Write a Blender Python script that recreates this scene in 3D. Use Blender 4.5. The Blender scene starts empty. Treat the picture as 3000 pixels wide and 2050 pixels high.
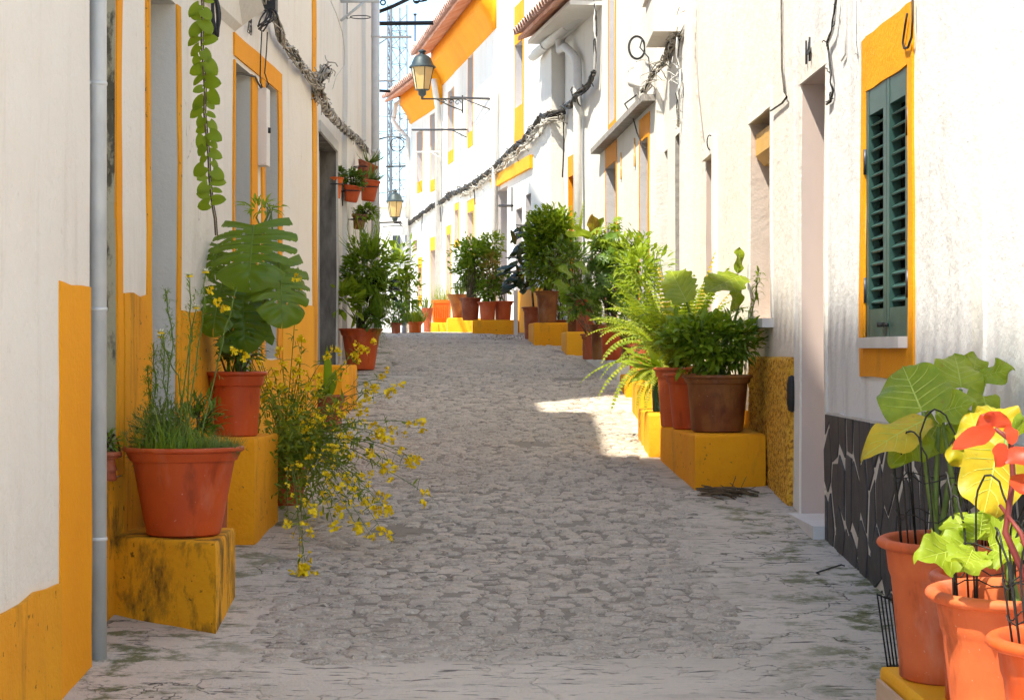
import bpy, bmesh, math, random
from mathutils import Vector, Matrix, noise
random.seed(7)
R = random.random
def U(a, b): return a + (b - a) * random.random()

# ------------------------------------------------------------------ camera, sky, sun, exposure
scene = bpy.context.scene
F, CX, CY, EYE = 6000.0, 1500.0, 1025.0, 1.6       # the photograph: 3000 x 2050, level camera, 72 mm equivalent
cam_data = bpy.data.cameras.new("camera")
cam_data.lens = 36.0 * F / 3000.0
cam_data.sensor_width = 36.0
cam_data.clip_start = 0.1
cam_data.clip_end = 3000.0
cam = bpy.data.objects.new("camera", cam_data)
cam.location = (0, 0, EYE)
cam.rotation_euler = (math.radians(90), 0, 0)
scene.collection.objects.link(cam)
scene.camera = cam

SUN_DIR = Vector((0.42, 0.42, -1.0)).normalized()   # the way the light travels
world = bpy.data.worlds.new("World")
scene.world = world
world.use_nodes = True
wn = world.node_tree
wn.nodes.clear()
w_out = wn.nodes.new("ShaderNodeOutputWorld")
w_bg = wn.nodes.new("ShaderNodeBackground")
w_sky = wn.nodes.new("ShaderNodeTexSky")
w_sky.sky_type = 'NISHITA'
w_sky.sun_disc = False
to_sun = -SUN_DIR
w_sky.sun_elevation = math.asin(to_sun.z)
w_sky.sun_rotation = math.atan2(to_sun.x, to_sun.y)
w_sky.air_density = 0.8
w_sky.dust_density = 0.1
w_sky.ozone_density = 1.6
w_bg.inputs["Strength"].default_value = 0.13
wn.links.new(w_sky.outputs[0], w_bg.inputs[0])
wn.links.new(w_bg.outputs[0], w_out.inputs[0])

sun_data = bpy.data.lights.new("sun", 'SUN')
sun_data.energy = 2.8
sun_data.angle = math.radians(0.9)
sun_data.color = (1.0, 0.94, 0.84)
sun = bpy.data.objects.new("sun", sun_data)
sun.location = (-8, -6, 18)
sun.rotation_euler = SUN_DIR.to_track_quat('-Z', 'Y').to_euler()
scene.collection.objects.link(sun)

scene.view_settings.view_transform = 'Standard'
scene.view_settings.look = 'None'
scene.view_settings.exposure = 1.70
scene.view_settings.use_white_balance = True
scene.view_settings.white_balance_temperature = 6700
scene.view_settings.white_balance_tint = 4
scene.view_settings.gamma = 1.0
scene.view_settings.use_curve_mapping = False
try:
    scene.cycles.max_bounces = 6
    scene.cycles.diffuse_bounces = 3
    scene.cycles.adaptive_threshold = 0.03
    scene.cycles.transparent_max_bounces = 12
    scene.cycles.use_denoising = True
    scene.cycles.sample_clamp_indirect = 8
except Exception:
    pass

# ------------------------------------------------------------------ measuring helpers
def at(px, py, Y):
    return Vector(((px - CX) / F * Y, Y, EYE - (py - CY) / F * Y))
def g(Y):                                            # height of the street: climbs, then levels off over the brow
    if Y < 23.5: return 0.0688 * Y
    t = min(Y - 23.5, 7.0)
    return 0.0688 * 23.5 + 0.0688 * (t - t * t / 14.0)
def nz(x, y, z=0.0): return noise.noise(Vector((x, y, z)))

# ------------------------------------------------------------------ materials
MATS = {}
def nodes_of(name):
    m = bpy.data.materials.new(name)
    m.use_nodes = True
    nt = m.node_tree
    nt.nodes.clear()
    out = nt.nodes.new("ShaderNodeOutputMaterial")
    p = nt.nodes.new("ShaderNodeBsdfPrincipled")
    nt.links.new(p.outputs[0], out.inputs[0])
    MATS[name] = m
    return m, nt, p, out
def N(nt, t, **kw):
    n = nt.nodes.new(t)
    for k, v in kw.items(): setattr(n, k, v)
    return n
def c4(c): return (c[0], c[1], c[2], 1.0)
def pos_vec(nt, scale=(1, 1, 1), obj=False):
    mp = N(nt, "ShaderNodeMapping")
    mp.inputs["Scale"].default_value = scale
    if obj:
        s = N(nt, "ShaderNodeTexCoord"); nt.links.new(s.outputs["Object"], mp.inputs[0])
    else:
        s = N(nt, "ShaderNodeNewGeometry"); nt.links.new(s.outputs["Position"], mp.inputs[0])
    return mp.outputs[0]
def nse(nt, vec, scale, detail=4, rough=0.55):
    n = N(nt, "ShaderNodeTexNoise")
    n.inputs["Scale"].default_value = scale
    n.inputs["Detail"].default_value = detail
    n.inputs["Roughness"].default_value = rough
    nt.links.new(vec, n.inputs["Vector"])
    return n.outputs["Fac"]
def ramp(nt, fac, stops):
    r = N(nt, "ShaderNodeValToRGB")
    e = r.color_ramp.elements
    while len(e) < len(stops): e.new(0.5)
    for i, (p, c) in enumerate(stops):
        e[i].position = p
        e[i].color = c4(c) if not isinstance(c, (int, float)) else (c, c, c, 1)
    nt.links.new(fac, r.inputs[0])
    return r.outputs[0]
def mix(nt, fac, a, b, mode='MIX'):
    m = N(nt, "ShaderNodeMix", data_type='RGBA', blend_type=mode)
    for i, x in ((0, fac), (6, a), (7, b)):
        if isinstance(x, (int, float)): m.inputs[i].default_value = x
        elif isinstance(x, tuple): m.inputs[i].default_value = c4(x)
        else: nt.links.new(x, m.inputs[i])
    return m.outputs[2]
def math_n(nt, op, a, b):
    m = N(nt, "ShaderNodeMath", operation=op)
    for i, x in enumerate((a, b)):
        if isinstance(x, (int, float)): m.inputs[i].default_value = x
        else: nt.links.new(x, m.inputs[i])
    return m.outputs[0]
def bump(nt, p, h, strength, dist=0.01):
    b = N(nt, "ShaderNodeBump")
    b.inputs["Strength"].default_value = strength
    b.inputs["Distance"].default_value = dist
    nt.links.new(h, b.inputs["Height"])
    nt.links.new(b.outputs[0], p.inputs["Normal"])

def plaster(name, c1, c2, stain=(0.45, 0.42, 0.38), stain_amt=0.35, bstr=0.5, cracks=True):
    m, nt, p, _ = nodes_of(name)
    v = pos_vec(nt)
    vs = pos_vec(nt, (2.5, 2.5, 0.35))
    big = nse(nt, v, 1.3, 3)
    col = ramp(nt, big, [(0.3, c1), (0.7, c2)])
    streak = nse(nt, vs, 2.2, 4, 0.65)
    sf = ramp(nt, streak, [(0.52, 0.0), (0.78, stain_amt)])
    col = mix(nt, sf, col, stain)
    fine = nse(nt, v, 38, 3, 0.7)
    flake = ramp(nt, nse(nt, v, 9, 4, 0.75), [(0.64, 0.0), (0.70, 0.30)])
    col = mix(nt, flake, col, stain)
    if cracks:
        vc = pos_vec(nt, (1.0, 1.0, 0.45))
        vo = N(nt, "ShaderNodeTexVoronoi", feature='DISTANCE_TO_EDGE')
        vo.inputs["Scale"].default_value = 1.4
        dv = N(nt, "ShaderNodeVectorMath", operation='ADD')
        nn = N(nt, "ShaderNodeTexNoise"); nn.inputs["Scale"].default_value = 4.0; nn.inputs["Detail"].default_value = 3
        nt.links.new(vc, nn.inputs["Vector"])
        nt.links.new(vc, dv.inputs[0]); nt.links.new(nn.outputs["Color"], dv.inputs[1])
        nt.links.new(dv.outputs[0], vo.inputs["Vector"])
        line = ramp(nt, vo.outputs["Distance"], [(0.0, 1.0), (0.008, 0.0)])
        gate = ramp(nt, nse(nt, v, 1.7, 3), [(0.58, 0.0), (0.66, 0.55)])
        lf = math_n(nt, 'MULTIPLY', line, gate)
        col = mix(nt, lf, col, (0.16, 0.14, 0.13))
    nt.links.new(col, p.inputs["Base Color"])
    p.inputs["Roughness"].default_value = 0.9
    p.inputs["Specular IOR Level"].default_value = 0.2
    hsum = math_n(nt, 'ADD', math_n(nt, 'MULTIPLY', fine, 0.5), nse(nt, v, 7, 2))
    bump(nt, p, hsum, bstr, 0.02)
    return m
def simple(name, c1, c2=None, rough=0.6, scale=6, bstr=0.0, bscale=40, metal=0.0, spec=0.3, obj=False, stretch=(1, 1, 1), lo=0.35, hi=0.65):
    m, nt, p, _ = nodes_of(name)
    v = pos_vec(nt, stretch, obj)
    if c2 is None: c2 = tuple(x * 0.75 for x in c1)
    col = ramp(nt, nse(nt, v, scale, 5, 0.6), [(lo, c1), (hi, c2)])
    nt.links.new(col, p.inputs["Base Color"])
    p.inputs["Roughness"].default_value = rough
    p.inputs["Metallic"].default_value = metal
    p.inputs["Specular IOR Level"].default_value = spec
    if bstr > 0: bump(nt, p, nse(nt, v, bscale, 5, 0.65), bstr, 0.01)
    return m
def stained(name, c1, c2, dirt, amount=(0.55, 0.68), scale=4.0, vert=0.4, rough=0.8, speck=True, bstr=0.4):
    """paint with weather stains of their own shape"""
    m, nt, p, _ = nodes_of(name)
    v = pos_vec(nt); vs = pos_vec(nt, (1, 1, vert))
    col = ramp(nt, nse(nt, v, 2.4, 5), [(0.3, c1), (0.7, c2)])
    f = ramp(nt, nse(nt, vs, scale, 8, 0.68), [(amount[0], 0.0), (amount[1], 0.85)])
    col = mix(nt, f, col, dirt)
    if speck:
        s = ramp(nt, nse(nt, v, 26, 3, 0.6), [(0.66, 0.0), (0.70, 0.8)])
        col = mix(nt, s, col, (dirt[0] * 0.5, dirt[1] * 0.5, dirt[2] * 0.5))
    nt.links.new(col, p.inputs["Base Color"])
    p.inputs["Roughness"].default_value = rough
    p.inputs["Specular IOR Level"].default_value = 0.25
    bump(nt, p, math_n(nt, 'ADD', nse(nt, v, 45, 5), nse(nt, v, 8, 4)), bstr, 0.012)
    return m
def leafmat(name, dark, light, rough=0.42, transl=0.35, blotch=False):
    m, nt, p, out = nodes_of(name)
    ge = N(nt, "ShaderNodeNewGeometry")
    v = pos_vec(nt)
    oi = N(nt, "ShaderNodeObjectInfo")
    mixr = math_n(nt, 'ADD', math_n(nt, 'MULTIPLY', ge.outputs["Random Per Island"], 0.75), math_n(nt, 'MULTIPLY', oi.outputs["Random"], 0.25))
    fac = math_n(nt, 'ADD', math_n(nt, 'MULTIPLY', mixr, 0.7), math_n(nt, 'MULTIPLY', nse(nt, v, 14, 3), 0.3))
    if blotch: fac = math_n(nt, 'ADD', math_n(nt, 'MULTIPLY', mixr, 0.35), math_n(nt, 'MULTIPLY', nse(nt, v, 16, 5, 0.65), 0.65))
    col = ramp(nt, fac, [(0.12, dark), (0.85, light)] if not blotch else [(0.30, dark), (0.66, light)])
    if blotch:
        sp = ramp(nt, nse(nt, v, 42, 4, 0.65), [(0.64, 0.0), (0.70, 0.7)])
        col = mix(nt, sp, col, (0.30, 0.17, 0.03))
        bump(nt, p, nse(nt, v, 60, 3), 0.2, 0.004)
    nt.links.new(col, p.inputs["Base Color"])
    p.inputs["Roughness"].default_value = rough
    p.inputs["Specular IOR Level"].default_value = 0.35
    tr = N(nt, "ShaderNodeBsdfTranslucent")
    tc = mix(nt, 1.0, col, (1.0, 1.0, 0.45), 'MULTIPLY')
    tc2 = mix(nt, 0.5, tc, (0.55, 0.75, 0.05))
    nt.links.new(mix(nt, 0.6, tc, tc2), tr.inputs[0])
    ms = N(nt, "ShaderNodeMixShader")
    ms.inputs[0].default_value = transl
    nt.links.new(p.outputs[0], ms.inputs[1]); nt.links.new(tr.outputs[0], ms.inputs[2])
    nt.links.new(ms.outputs[0], out.inputs[0])
    return m

WHITE = plaster("whitewash_warm", (0.84, 0.785, 0.715), (0.80, 0.735, 0.655), (0.56, 0.49, 0.41), 0.45)
WHITE2 = plaster("whitewash_cool", (0.83, 0.80, 0.78), (0.75, 0.72, 0.70), (0.46, 0.43, 0.41), 0.62, 0.5)
WHITE3 = plaster("whitewash_bright", (0.84, 0.80, 0.745), (0.80, 0.75, 0.68), (0.55, 0.50, 0.44), 0.22, 0.4)
CREAM = plaster("whitewash_cream", (0.83, 0.77, 0.70), (0.79, 0.715, 0.635), (0.55, 0.46, 0.38), 0.35, 0.5)
YEL = stained("ochre_paint", (0.90, 0.36, 0.008), (0.84, 0.31, 0.007), (0.45, 0.20, 0.02), (0.60, 0.80), 3.0, 0.4, 0.75, False, 0.35)
YEL_D = stained("ochre_paint_stained", (0.88, 0.42, 0.016), (0.80, 0.34, 0.014), (0.075, 0.048, 0.014), (0.47, 0.60), 5.5, 0.55)
YEL_W = stained("ochre_paint_streaked", (0.86, 0.38, 0.014), (0.76, 0.30, 0.014), (0.20, 0.095, 0.015), (0.54, 0.72), 6.0, 0.12)
YEL_P = stained("ochre_plinth_paint", (0.90, 0.38, 0.010), (0.84, 0.32, 0.008), (0.36, 0.17, 0.03), (0.54, 0.74), 5.0, 0.35, 0.8, True, 0.5)
YEL_LIT = stained("ochre_paint_lit_copy", (0.90, 0.43, 0.018), (0.87, 0.37, 0.012), (0.5, 0.25, 0.03), (0.62, 0.8), 3.0, 0.4, 0.75, False, 0.35)  # lit copy of the ochre, the yellow of sunlight put into its colour
OLIVE = stained("peeling_olive_paint", (0.42, 0.38, 0.24), (0.50, 0.45, 0.32), (0.06, 0.05, 0.035), (0.54, 0.58), 3.2, 0.35)
GREYREV = plaster("reveal_grey", (0.66, 0.62, 0.565), (0.60, 0.56, 0.50), (0.40, 0.38, 0.35), 0.25, 0.3, False)
def terracotta(name, c1, c2, bloom=0.35, rough=0.65):
    m, nt, p, _ = nodes_of(name)
    v = pos_vec(nt); vs = pos_vec(nt, (1, 1, 0.35))
    col = ramp(nt, nse(nt, v, 5, 4), [(0.35, c1), (0.65, c2)])
    col = mix(nt, ramp(nt, nse(nt, vs, 7, 5, 0.65), [(0.53, 0.0), (0.75, bloom)]), col, (0.62, 0.40, 0.30))
    col = mix(nt, ramp(nt, nse(nt, vs, 11, 4, 0.6), [(0.58, 0.0), (0.72, 0.55)]), col, tuple(x * 0.35 for x in c2))
    col = mix(nt, ramp(nt, nse(nt, v, 70, 2, 0.5), [(0.72, 0.0), (0.77, 0.45)]), col, (0.66, 0.45, 0.34))
    nt.links.new(col, p.inputs["Base Color"])
    p.inputs["Roughness"].default_value = rough
    p.inputs["Specular IOR Level"].default_value = 0.3
    bump(nt, p, nse(nt, v, 26, 4, 0.6), 0.15, 0.008)
    return m
TERRA = terracotta("terracotta_orange", (0.60, 0.095, 0.018), (0.47, 0.065, 0.014), 0.22, 0.5)
TERRA2 = terracotta("terracotta_salmon", (0.66, 0.145, 0.045), (0.54, 0.10, 0.030), 0.35)
TERRA3 = terracotta("terracotta_old", (0.44, 0.115, 0.045), (0.28, 0.060, 0.025), 0.5, 0.75)
TERRAB = terracotta("terracotta_brown", (0.30, 0.12, 0.03), (0.17, 0.045, 0.014), 0.3, 0.6)
ORPLAS = simple("orange_plastic", (0.80, 0.16, 0.02), (0.70, 0.12, 0.015), 0.45, 4)
GREENPL = simple("green_plastic", (0.035, 0.10, 0.075), (0.025, 0.07, 0.05), 0.4, 5)
GREYPL = simple("grey_plastic", (0.42, 0.38, 0.42), (0.35, 0.31, 0.35), 0.5, 5)
SOIL = simple("soil", (0.045, 0.028, 0.018), (0.02, 0.012, 0.008), 0.95, 40, 0.8, 60)
METAL = simple("galvanised_steel", (0.66, 0.66, 0.65), (0.52, 0.53, 0.53), 0.55, 9, 0.06, 30, 0.15, 0.4, False, (1, 1, 0.5))
BLACKM = simple("black_iron", (0.020, 0.019, 0.020), (0.035, 0.032, 0.03), 0.5, 20, 0.1)
WIREM = simple("black_coated_wire", (0.012, 0.012, 0.011), (0.03, 0.028, 0.025), 0.45, 30)
CABLE = simple("weathered_cable", (0.10, 0.085, 0.07), (0.045, 0.038, 0.033), 0.7, 25)
CABLEL = simple("limewashed_cable", (0.62, 0.57, 0.49), (0.30, 0.26, 0.22), 0.8, 22)
CABLEW = simple("white_painted_pipe", (0.72, 0.70, 0.67), (0.66, 0.63, 0.60), 0.6, 12)
SHUT = simple("shutter_green", (0.035, 0.088, 0.072), (0.024, 0.064, 0.052), 0.38, 10, 0.05, 60, 0, 0.5)
DARK = simple("dark_interior", (0.010, 0.011, 0.012), (0.014, 0.014, 0.014), 0.9)
MARBLE = simple("pink_marble", (0.60, 0.47, 0.42), (0.52, 0.42, 0.39), 0.45, 2.2, 0.05, 20, 0, 0.4, False, (1, 1, 0.4), 0.40, 0.62)
MARBLEW = simple("white_marble", (0.76, 0.73, 0.70), (0.66, 0.62, 0.60), 0.45, 3)
SLATE = simple("dark_slate", (0.030, 0.031, 0.036), (0.060, 0.058, 0.062), 0.6, 9, 0.35, 30, 0, 0.4)
MORTAR = simple("pale_mortar", (0.70, 0.65, 0.59), (0.60, 0.55, 0.49), 0.95, 12, 0.6, 50)
DOORW = simple("pale_painted_door", (0.50, 0.47, 0.43), (0.44, 0.41, 0.38), 0.5, 4, 0.05)
ROOFT = simple("roof_tile_orange", (0.52, 0.19, 0.09), (0.62, 0.34, 0.24), 0.85, 3, 0.3, 30)
ROOFP = simple("roof_tile_pale", (0.70, 0.48, 0.41), (0.58, 0.34, 0.27), 0.9, 5, 0.3, 30)
WOODL = simple("pale_wood", (0.66, 0.45, 0.30), (0.58, 0.38, 0.24), 0.7, 3, 0.1, 40, 0, 0.3, False, (1, 0.3, 6))
LAMPGRN = simple("lamp_green_grey", (0.055, 0.075, 0.075), (0.035, 0.05, 0.055), 0.45, 12, 0.05, 30, 0.3, 0.5)
AMBER = simple("amber_glass", (0.62, 0.42, 0.17), (0.56, 0.36, 0.13), 0.25, 3, 0, 40, 0, 0.5)
GLASSD = simple("window_pane", (0.05, 0.06, 0.07), (0.03, 0.035, 0.04), 0.1, 3, 0, 40, 0, 0.6)
BARK = simple("stem_bark", (0.16, 0.11, 0.06), (0.09, 0.06, 0.035), 0.8, 20)
STEMG = simple("stem_green", (0.17, 0.24, 0.05), (0.12, 0.17, 0.035), 0.55, 15)
STEMR = simple("stem_red", (0.20, 0.035, 0.025), (0.13, 0.02, 0.018), 0.5, 15)

FLW = simple("petal_white", (0.82, 0.80, 0.62), (0.80, 0.74, 0.45), 0.6, 30)
FLY = simple("petal_yellow", (0.95, 0.70, 0.012), (0.92, 0.60, 0.008), 0.6, 30)
L_MONST = leafmat("leaf_monstera", (0.055, 0.12, 0.006), (0.15, 0.235, 0.014), 0.30, 0.28)
L_VINE = leafmat("leaf_vine", (0.15, 0.23, 0.010), (0.27, 0.36, 0.02), 0.5, 0.4)
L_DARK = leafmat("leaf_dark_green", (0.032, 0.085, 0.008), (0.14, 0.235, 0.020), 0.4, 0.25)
L_MID = leafmat("leaf_mid_green", (0.085, 0.165, 0.008), (0.26, 0.37, 0.022), 0.45, 0.35)
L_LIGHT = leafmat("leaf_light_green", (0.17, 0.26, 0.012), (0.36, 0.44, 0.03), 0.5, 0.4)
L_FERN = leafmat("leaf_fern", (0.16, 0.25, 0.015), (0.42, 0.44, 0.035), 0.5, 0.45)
L_FERNO = leafmat("leaf_fern_dry", (0.42, 0.27, 0.03), (0.55, 0.38, 0.04), 0.55, 0.4)
L_EAR = leafmat("leaf_elephant_ear", (0.10, 0.19, 0.010), (0.36, 0.42, 0.025), 0.42, 0.4, True)
L_EARY = leafmat("leaf_yellowed", (0.26, 0.29, 0.012), (0.56, 0.36, 0.012), 0.45, 0.3, True)
L_RED = leafmat("leaf_red", (0.36, 0.015, 0.006), (0.56, 0.05, 0.012), 0.45, 0.2)
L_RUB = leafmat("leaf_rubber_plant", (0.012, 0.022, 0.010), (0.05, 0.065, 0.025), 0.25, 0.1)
L_GREYG = leafmat("leaf_grey_green", (0.12, 0.17, 0.055), (0.22, 0.28, 0.09), 0.6, 0.3)
L_BRONZE = leafmat("leaf_bronze", (0.22, 0.09, 0.02), (0.38, 0.19, 0.04), 0.5, 0.35)

def road_mats():
    # cement bed
    m, nt, p, _ = nodes_of("road_cement")
    v = pos_vec(nt); vx = pos_vec(nt, (0.55, 1.5, 1))
    col = ramp(nt, nse(nt, v, 0.9, 6, 0.6), [(0.3, (0.62, 0.52, 0.42)), (0.7, (0.77, 0.66, 0.545))])
    grime = ramp(nt, nse(nt, vx, 4.5, 9, 0.72), [(0.54, 0.0), (0.76, 0.65)])
    col = mix(nt, grime, col, (0.30, 0.255, 0.205))
    fine = nse(nt, v, 55, 6, 0.75)
    col = mix(nt, ramp(nt, fine, [(0.42, 0.0), (0.62, 0.35)]), col, (0.58, 0.54, 0.49))
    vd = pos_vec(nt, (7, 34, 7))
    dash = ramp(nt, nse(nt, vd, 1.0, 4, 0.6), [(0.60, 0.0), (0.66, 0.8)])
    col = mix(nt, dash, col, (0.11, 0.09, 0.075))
    # moss at the feet of the walls
    sep = N(nt, "ShaderNodeSeparateXYZ"); ge = N(nt, "ShaderNodeNewGeometry")
    nt.links.new(ge.outputs["Position"], sep.inputs[0])
    edge = math_n(nt, 'ABSOLUTE', sep.outputs["X"], 0)
    ef = ramp(nt, math_n(nt, 'MULTIPLY', edge, 0.5), [(0.36, 0.0), (0.66, 1.0)])
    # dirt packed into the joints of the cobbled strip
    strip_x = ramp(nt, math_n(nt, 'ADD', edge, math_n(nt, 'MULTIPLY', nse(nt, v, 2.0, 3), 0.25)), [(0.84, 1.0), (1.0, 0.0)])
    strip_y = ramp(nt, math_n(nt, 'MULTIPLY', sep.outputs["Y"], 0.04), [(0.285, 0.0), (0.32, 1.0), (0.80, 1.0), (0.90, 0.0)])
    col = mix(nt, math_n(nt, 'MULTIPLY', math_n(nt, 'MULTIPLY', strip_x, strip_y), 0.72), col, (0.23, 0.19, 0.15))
    mo = ramp(nt, nse(nt, v, 5.5, 7, 0.7), [(0.50, 0.0), (0.60, 0.85)])
    col = mix(nt, math_n(nt, 'MULTIPLY', ef, mo), col, (0.12, 0.13, 0.03))
    # cracks
    dv = N(nt, "ShaderNodeVectorMath", operation='ADD'); nn = N(nt, "ShaderNodeTexNoise")
    nn.inputs["Scale"].default_value = 3.0; nn.inputs["Detail"].default_value = 6
    nt.links.new(v, nn.inputs["Vector"]); nt.links.new(v, dv.inputs[0]); nt.links.new(nn.outputs["Color"], dv.inputs[1])
    vo = N(nt, "ShaderNodeTexVoronoi", feature='DISTANCE_TO_EDGE'); vo.inputs["Scale"].default_value = 1.6
    nt.links.new(dv.outputs[0], vo.inputs["Vector"])
    line = ramp(nt, vo.outputs["Distance"], [(0.0, 0.85), (0.012, 0.0)])
    gate = ramp(nt, nse(nt, v, 1.1, 3), [(0.46, 0.0), (0.55, 1.0)])
    lf = math_n(nt, 'MULTIPLY', line, gate)
    col = mix(nt, lf, col, (0.06, 0.05, 0.04))
    nt.links.new(col, p.inputs["Base Color"])
    p.inputs["Roughness"].default_value = 0.9
    p.inputs["Specular IOR Level"].default_value = 0.2
    h = math_n(nt, 'ADD', math_n(nt, 'MULTIPLY', fine, 0.6), math_n(nt, 'ADD', nse(nt, v, 14, 6, 0.7), math_n(nt, 'MULTIPLY', line, -0.6)))
    bump(nt, p, h, 0.9, 0.02)
    # stones
    m2, nt, p, _ = nodes_of("worn_cobble")
    v = pos_vec(nt)
    ge = N(nt, "ShaderNodeNewGeometry"); oi = N(nt, "ShaderNodeObjectInfo")
    rnd = math_n(nt, 'FRACT', math_n(nt, 'ADD', ge.outputs["Random Per Island"], oi.outputs["Random"]), 0)
    col = ramp(nt, rnd, [(0.0, (0.42, 0.34, 0.265)), (0.35, (0.63, 0.525, 0.425)), (0.7, (0.71, 0.595, 0.485)), (1.0, (0.78, 0.63, 0.50))])
    big = ramp(nt, nse(nt, v, 0.8, 5, 0.6), [(0.38, 0.0), (0.62, 0.75)])
    col = mix(nt, big, col, (0.54, 0.455, 0.37))
    fine = nse(nt, v, 75, 5, 0.8)
    col = mix(nt, ramp(nt, fine, [(0.50, 0.0), (0.62, 0.75)]), col, (0.80, 0.73, 0.64))
    col = mix(nt, ramp(nt, fine, [(0.34, 0.55), (0.43, 0.0)]), col, (0.28, 0.235, 0.19))
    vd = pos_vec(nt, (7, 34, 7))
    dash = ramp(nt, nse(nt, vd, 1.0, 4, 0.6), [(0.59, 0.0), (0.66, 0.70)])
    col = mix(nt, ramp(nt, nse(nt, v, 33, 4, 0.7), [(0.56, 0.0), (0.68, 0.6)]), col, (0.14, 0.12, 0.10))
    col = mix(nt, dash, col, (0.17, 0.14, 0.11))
    nt.links.new(col, p.inputs["Base Color"])
    p.inputs["Roughness"].default_value = 0.85
    p.inputs["Specular IOR Level"].default_value = 0.25
    bump(nt, p, math_n(nt, 'ADD', fine, nse(nt, v, 18, 5)), 1.0, 0.012)
    return m, m2
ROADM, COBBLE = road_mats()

def roughcast():
    m, nt, p, _ = nodes_of("ochre_roughcast")
    v = pos_vec(nt)
    f = nse(nt, v, 48, 5, 0.65)
    col = ramp(nt, f, [(0.40, (0.40, 0.15, 0.01)), (0.52, (0.82, 0.42, 0.03)), (0.62, (0.86, 0.50, 0.06))])
    nt.links.new(col, p.inputs["Base Color"]); p.inputs["Roughness"].default_value = 0.85
    bump(nt, p, f, 1.0, 0.015)
    return m
ROUGH = roughcast()

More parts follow.
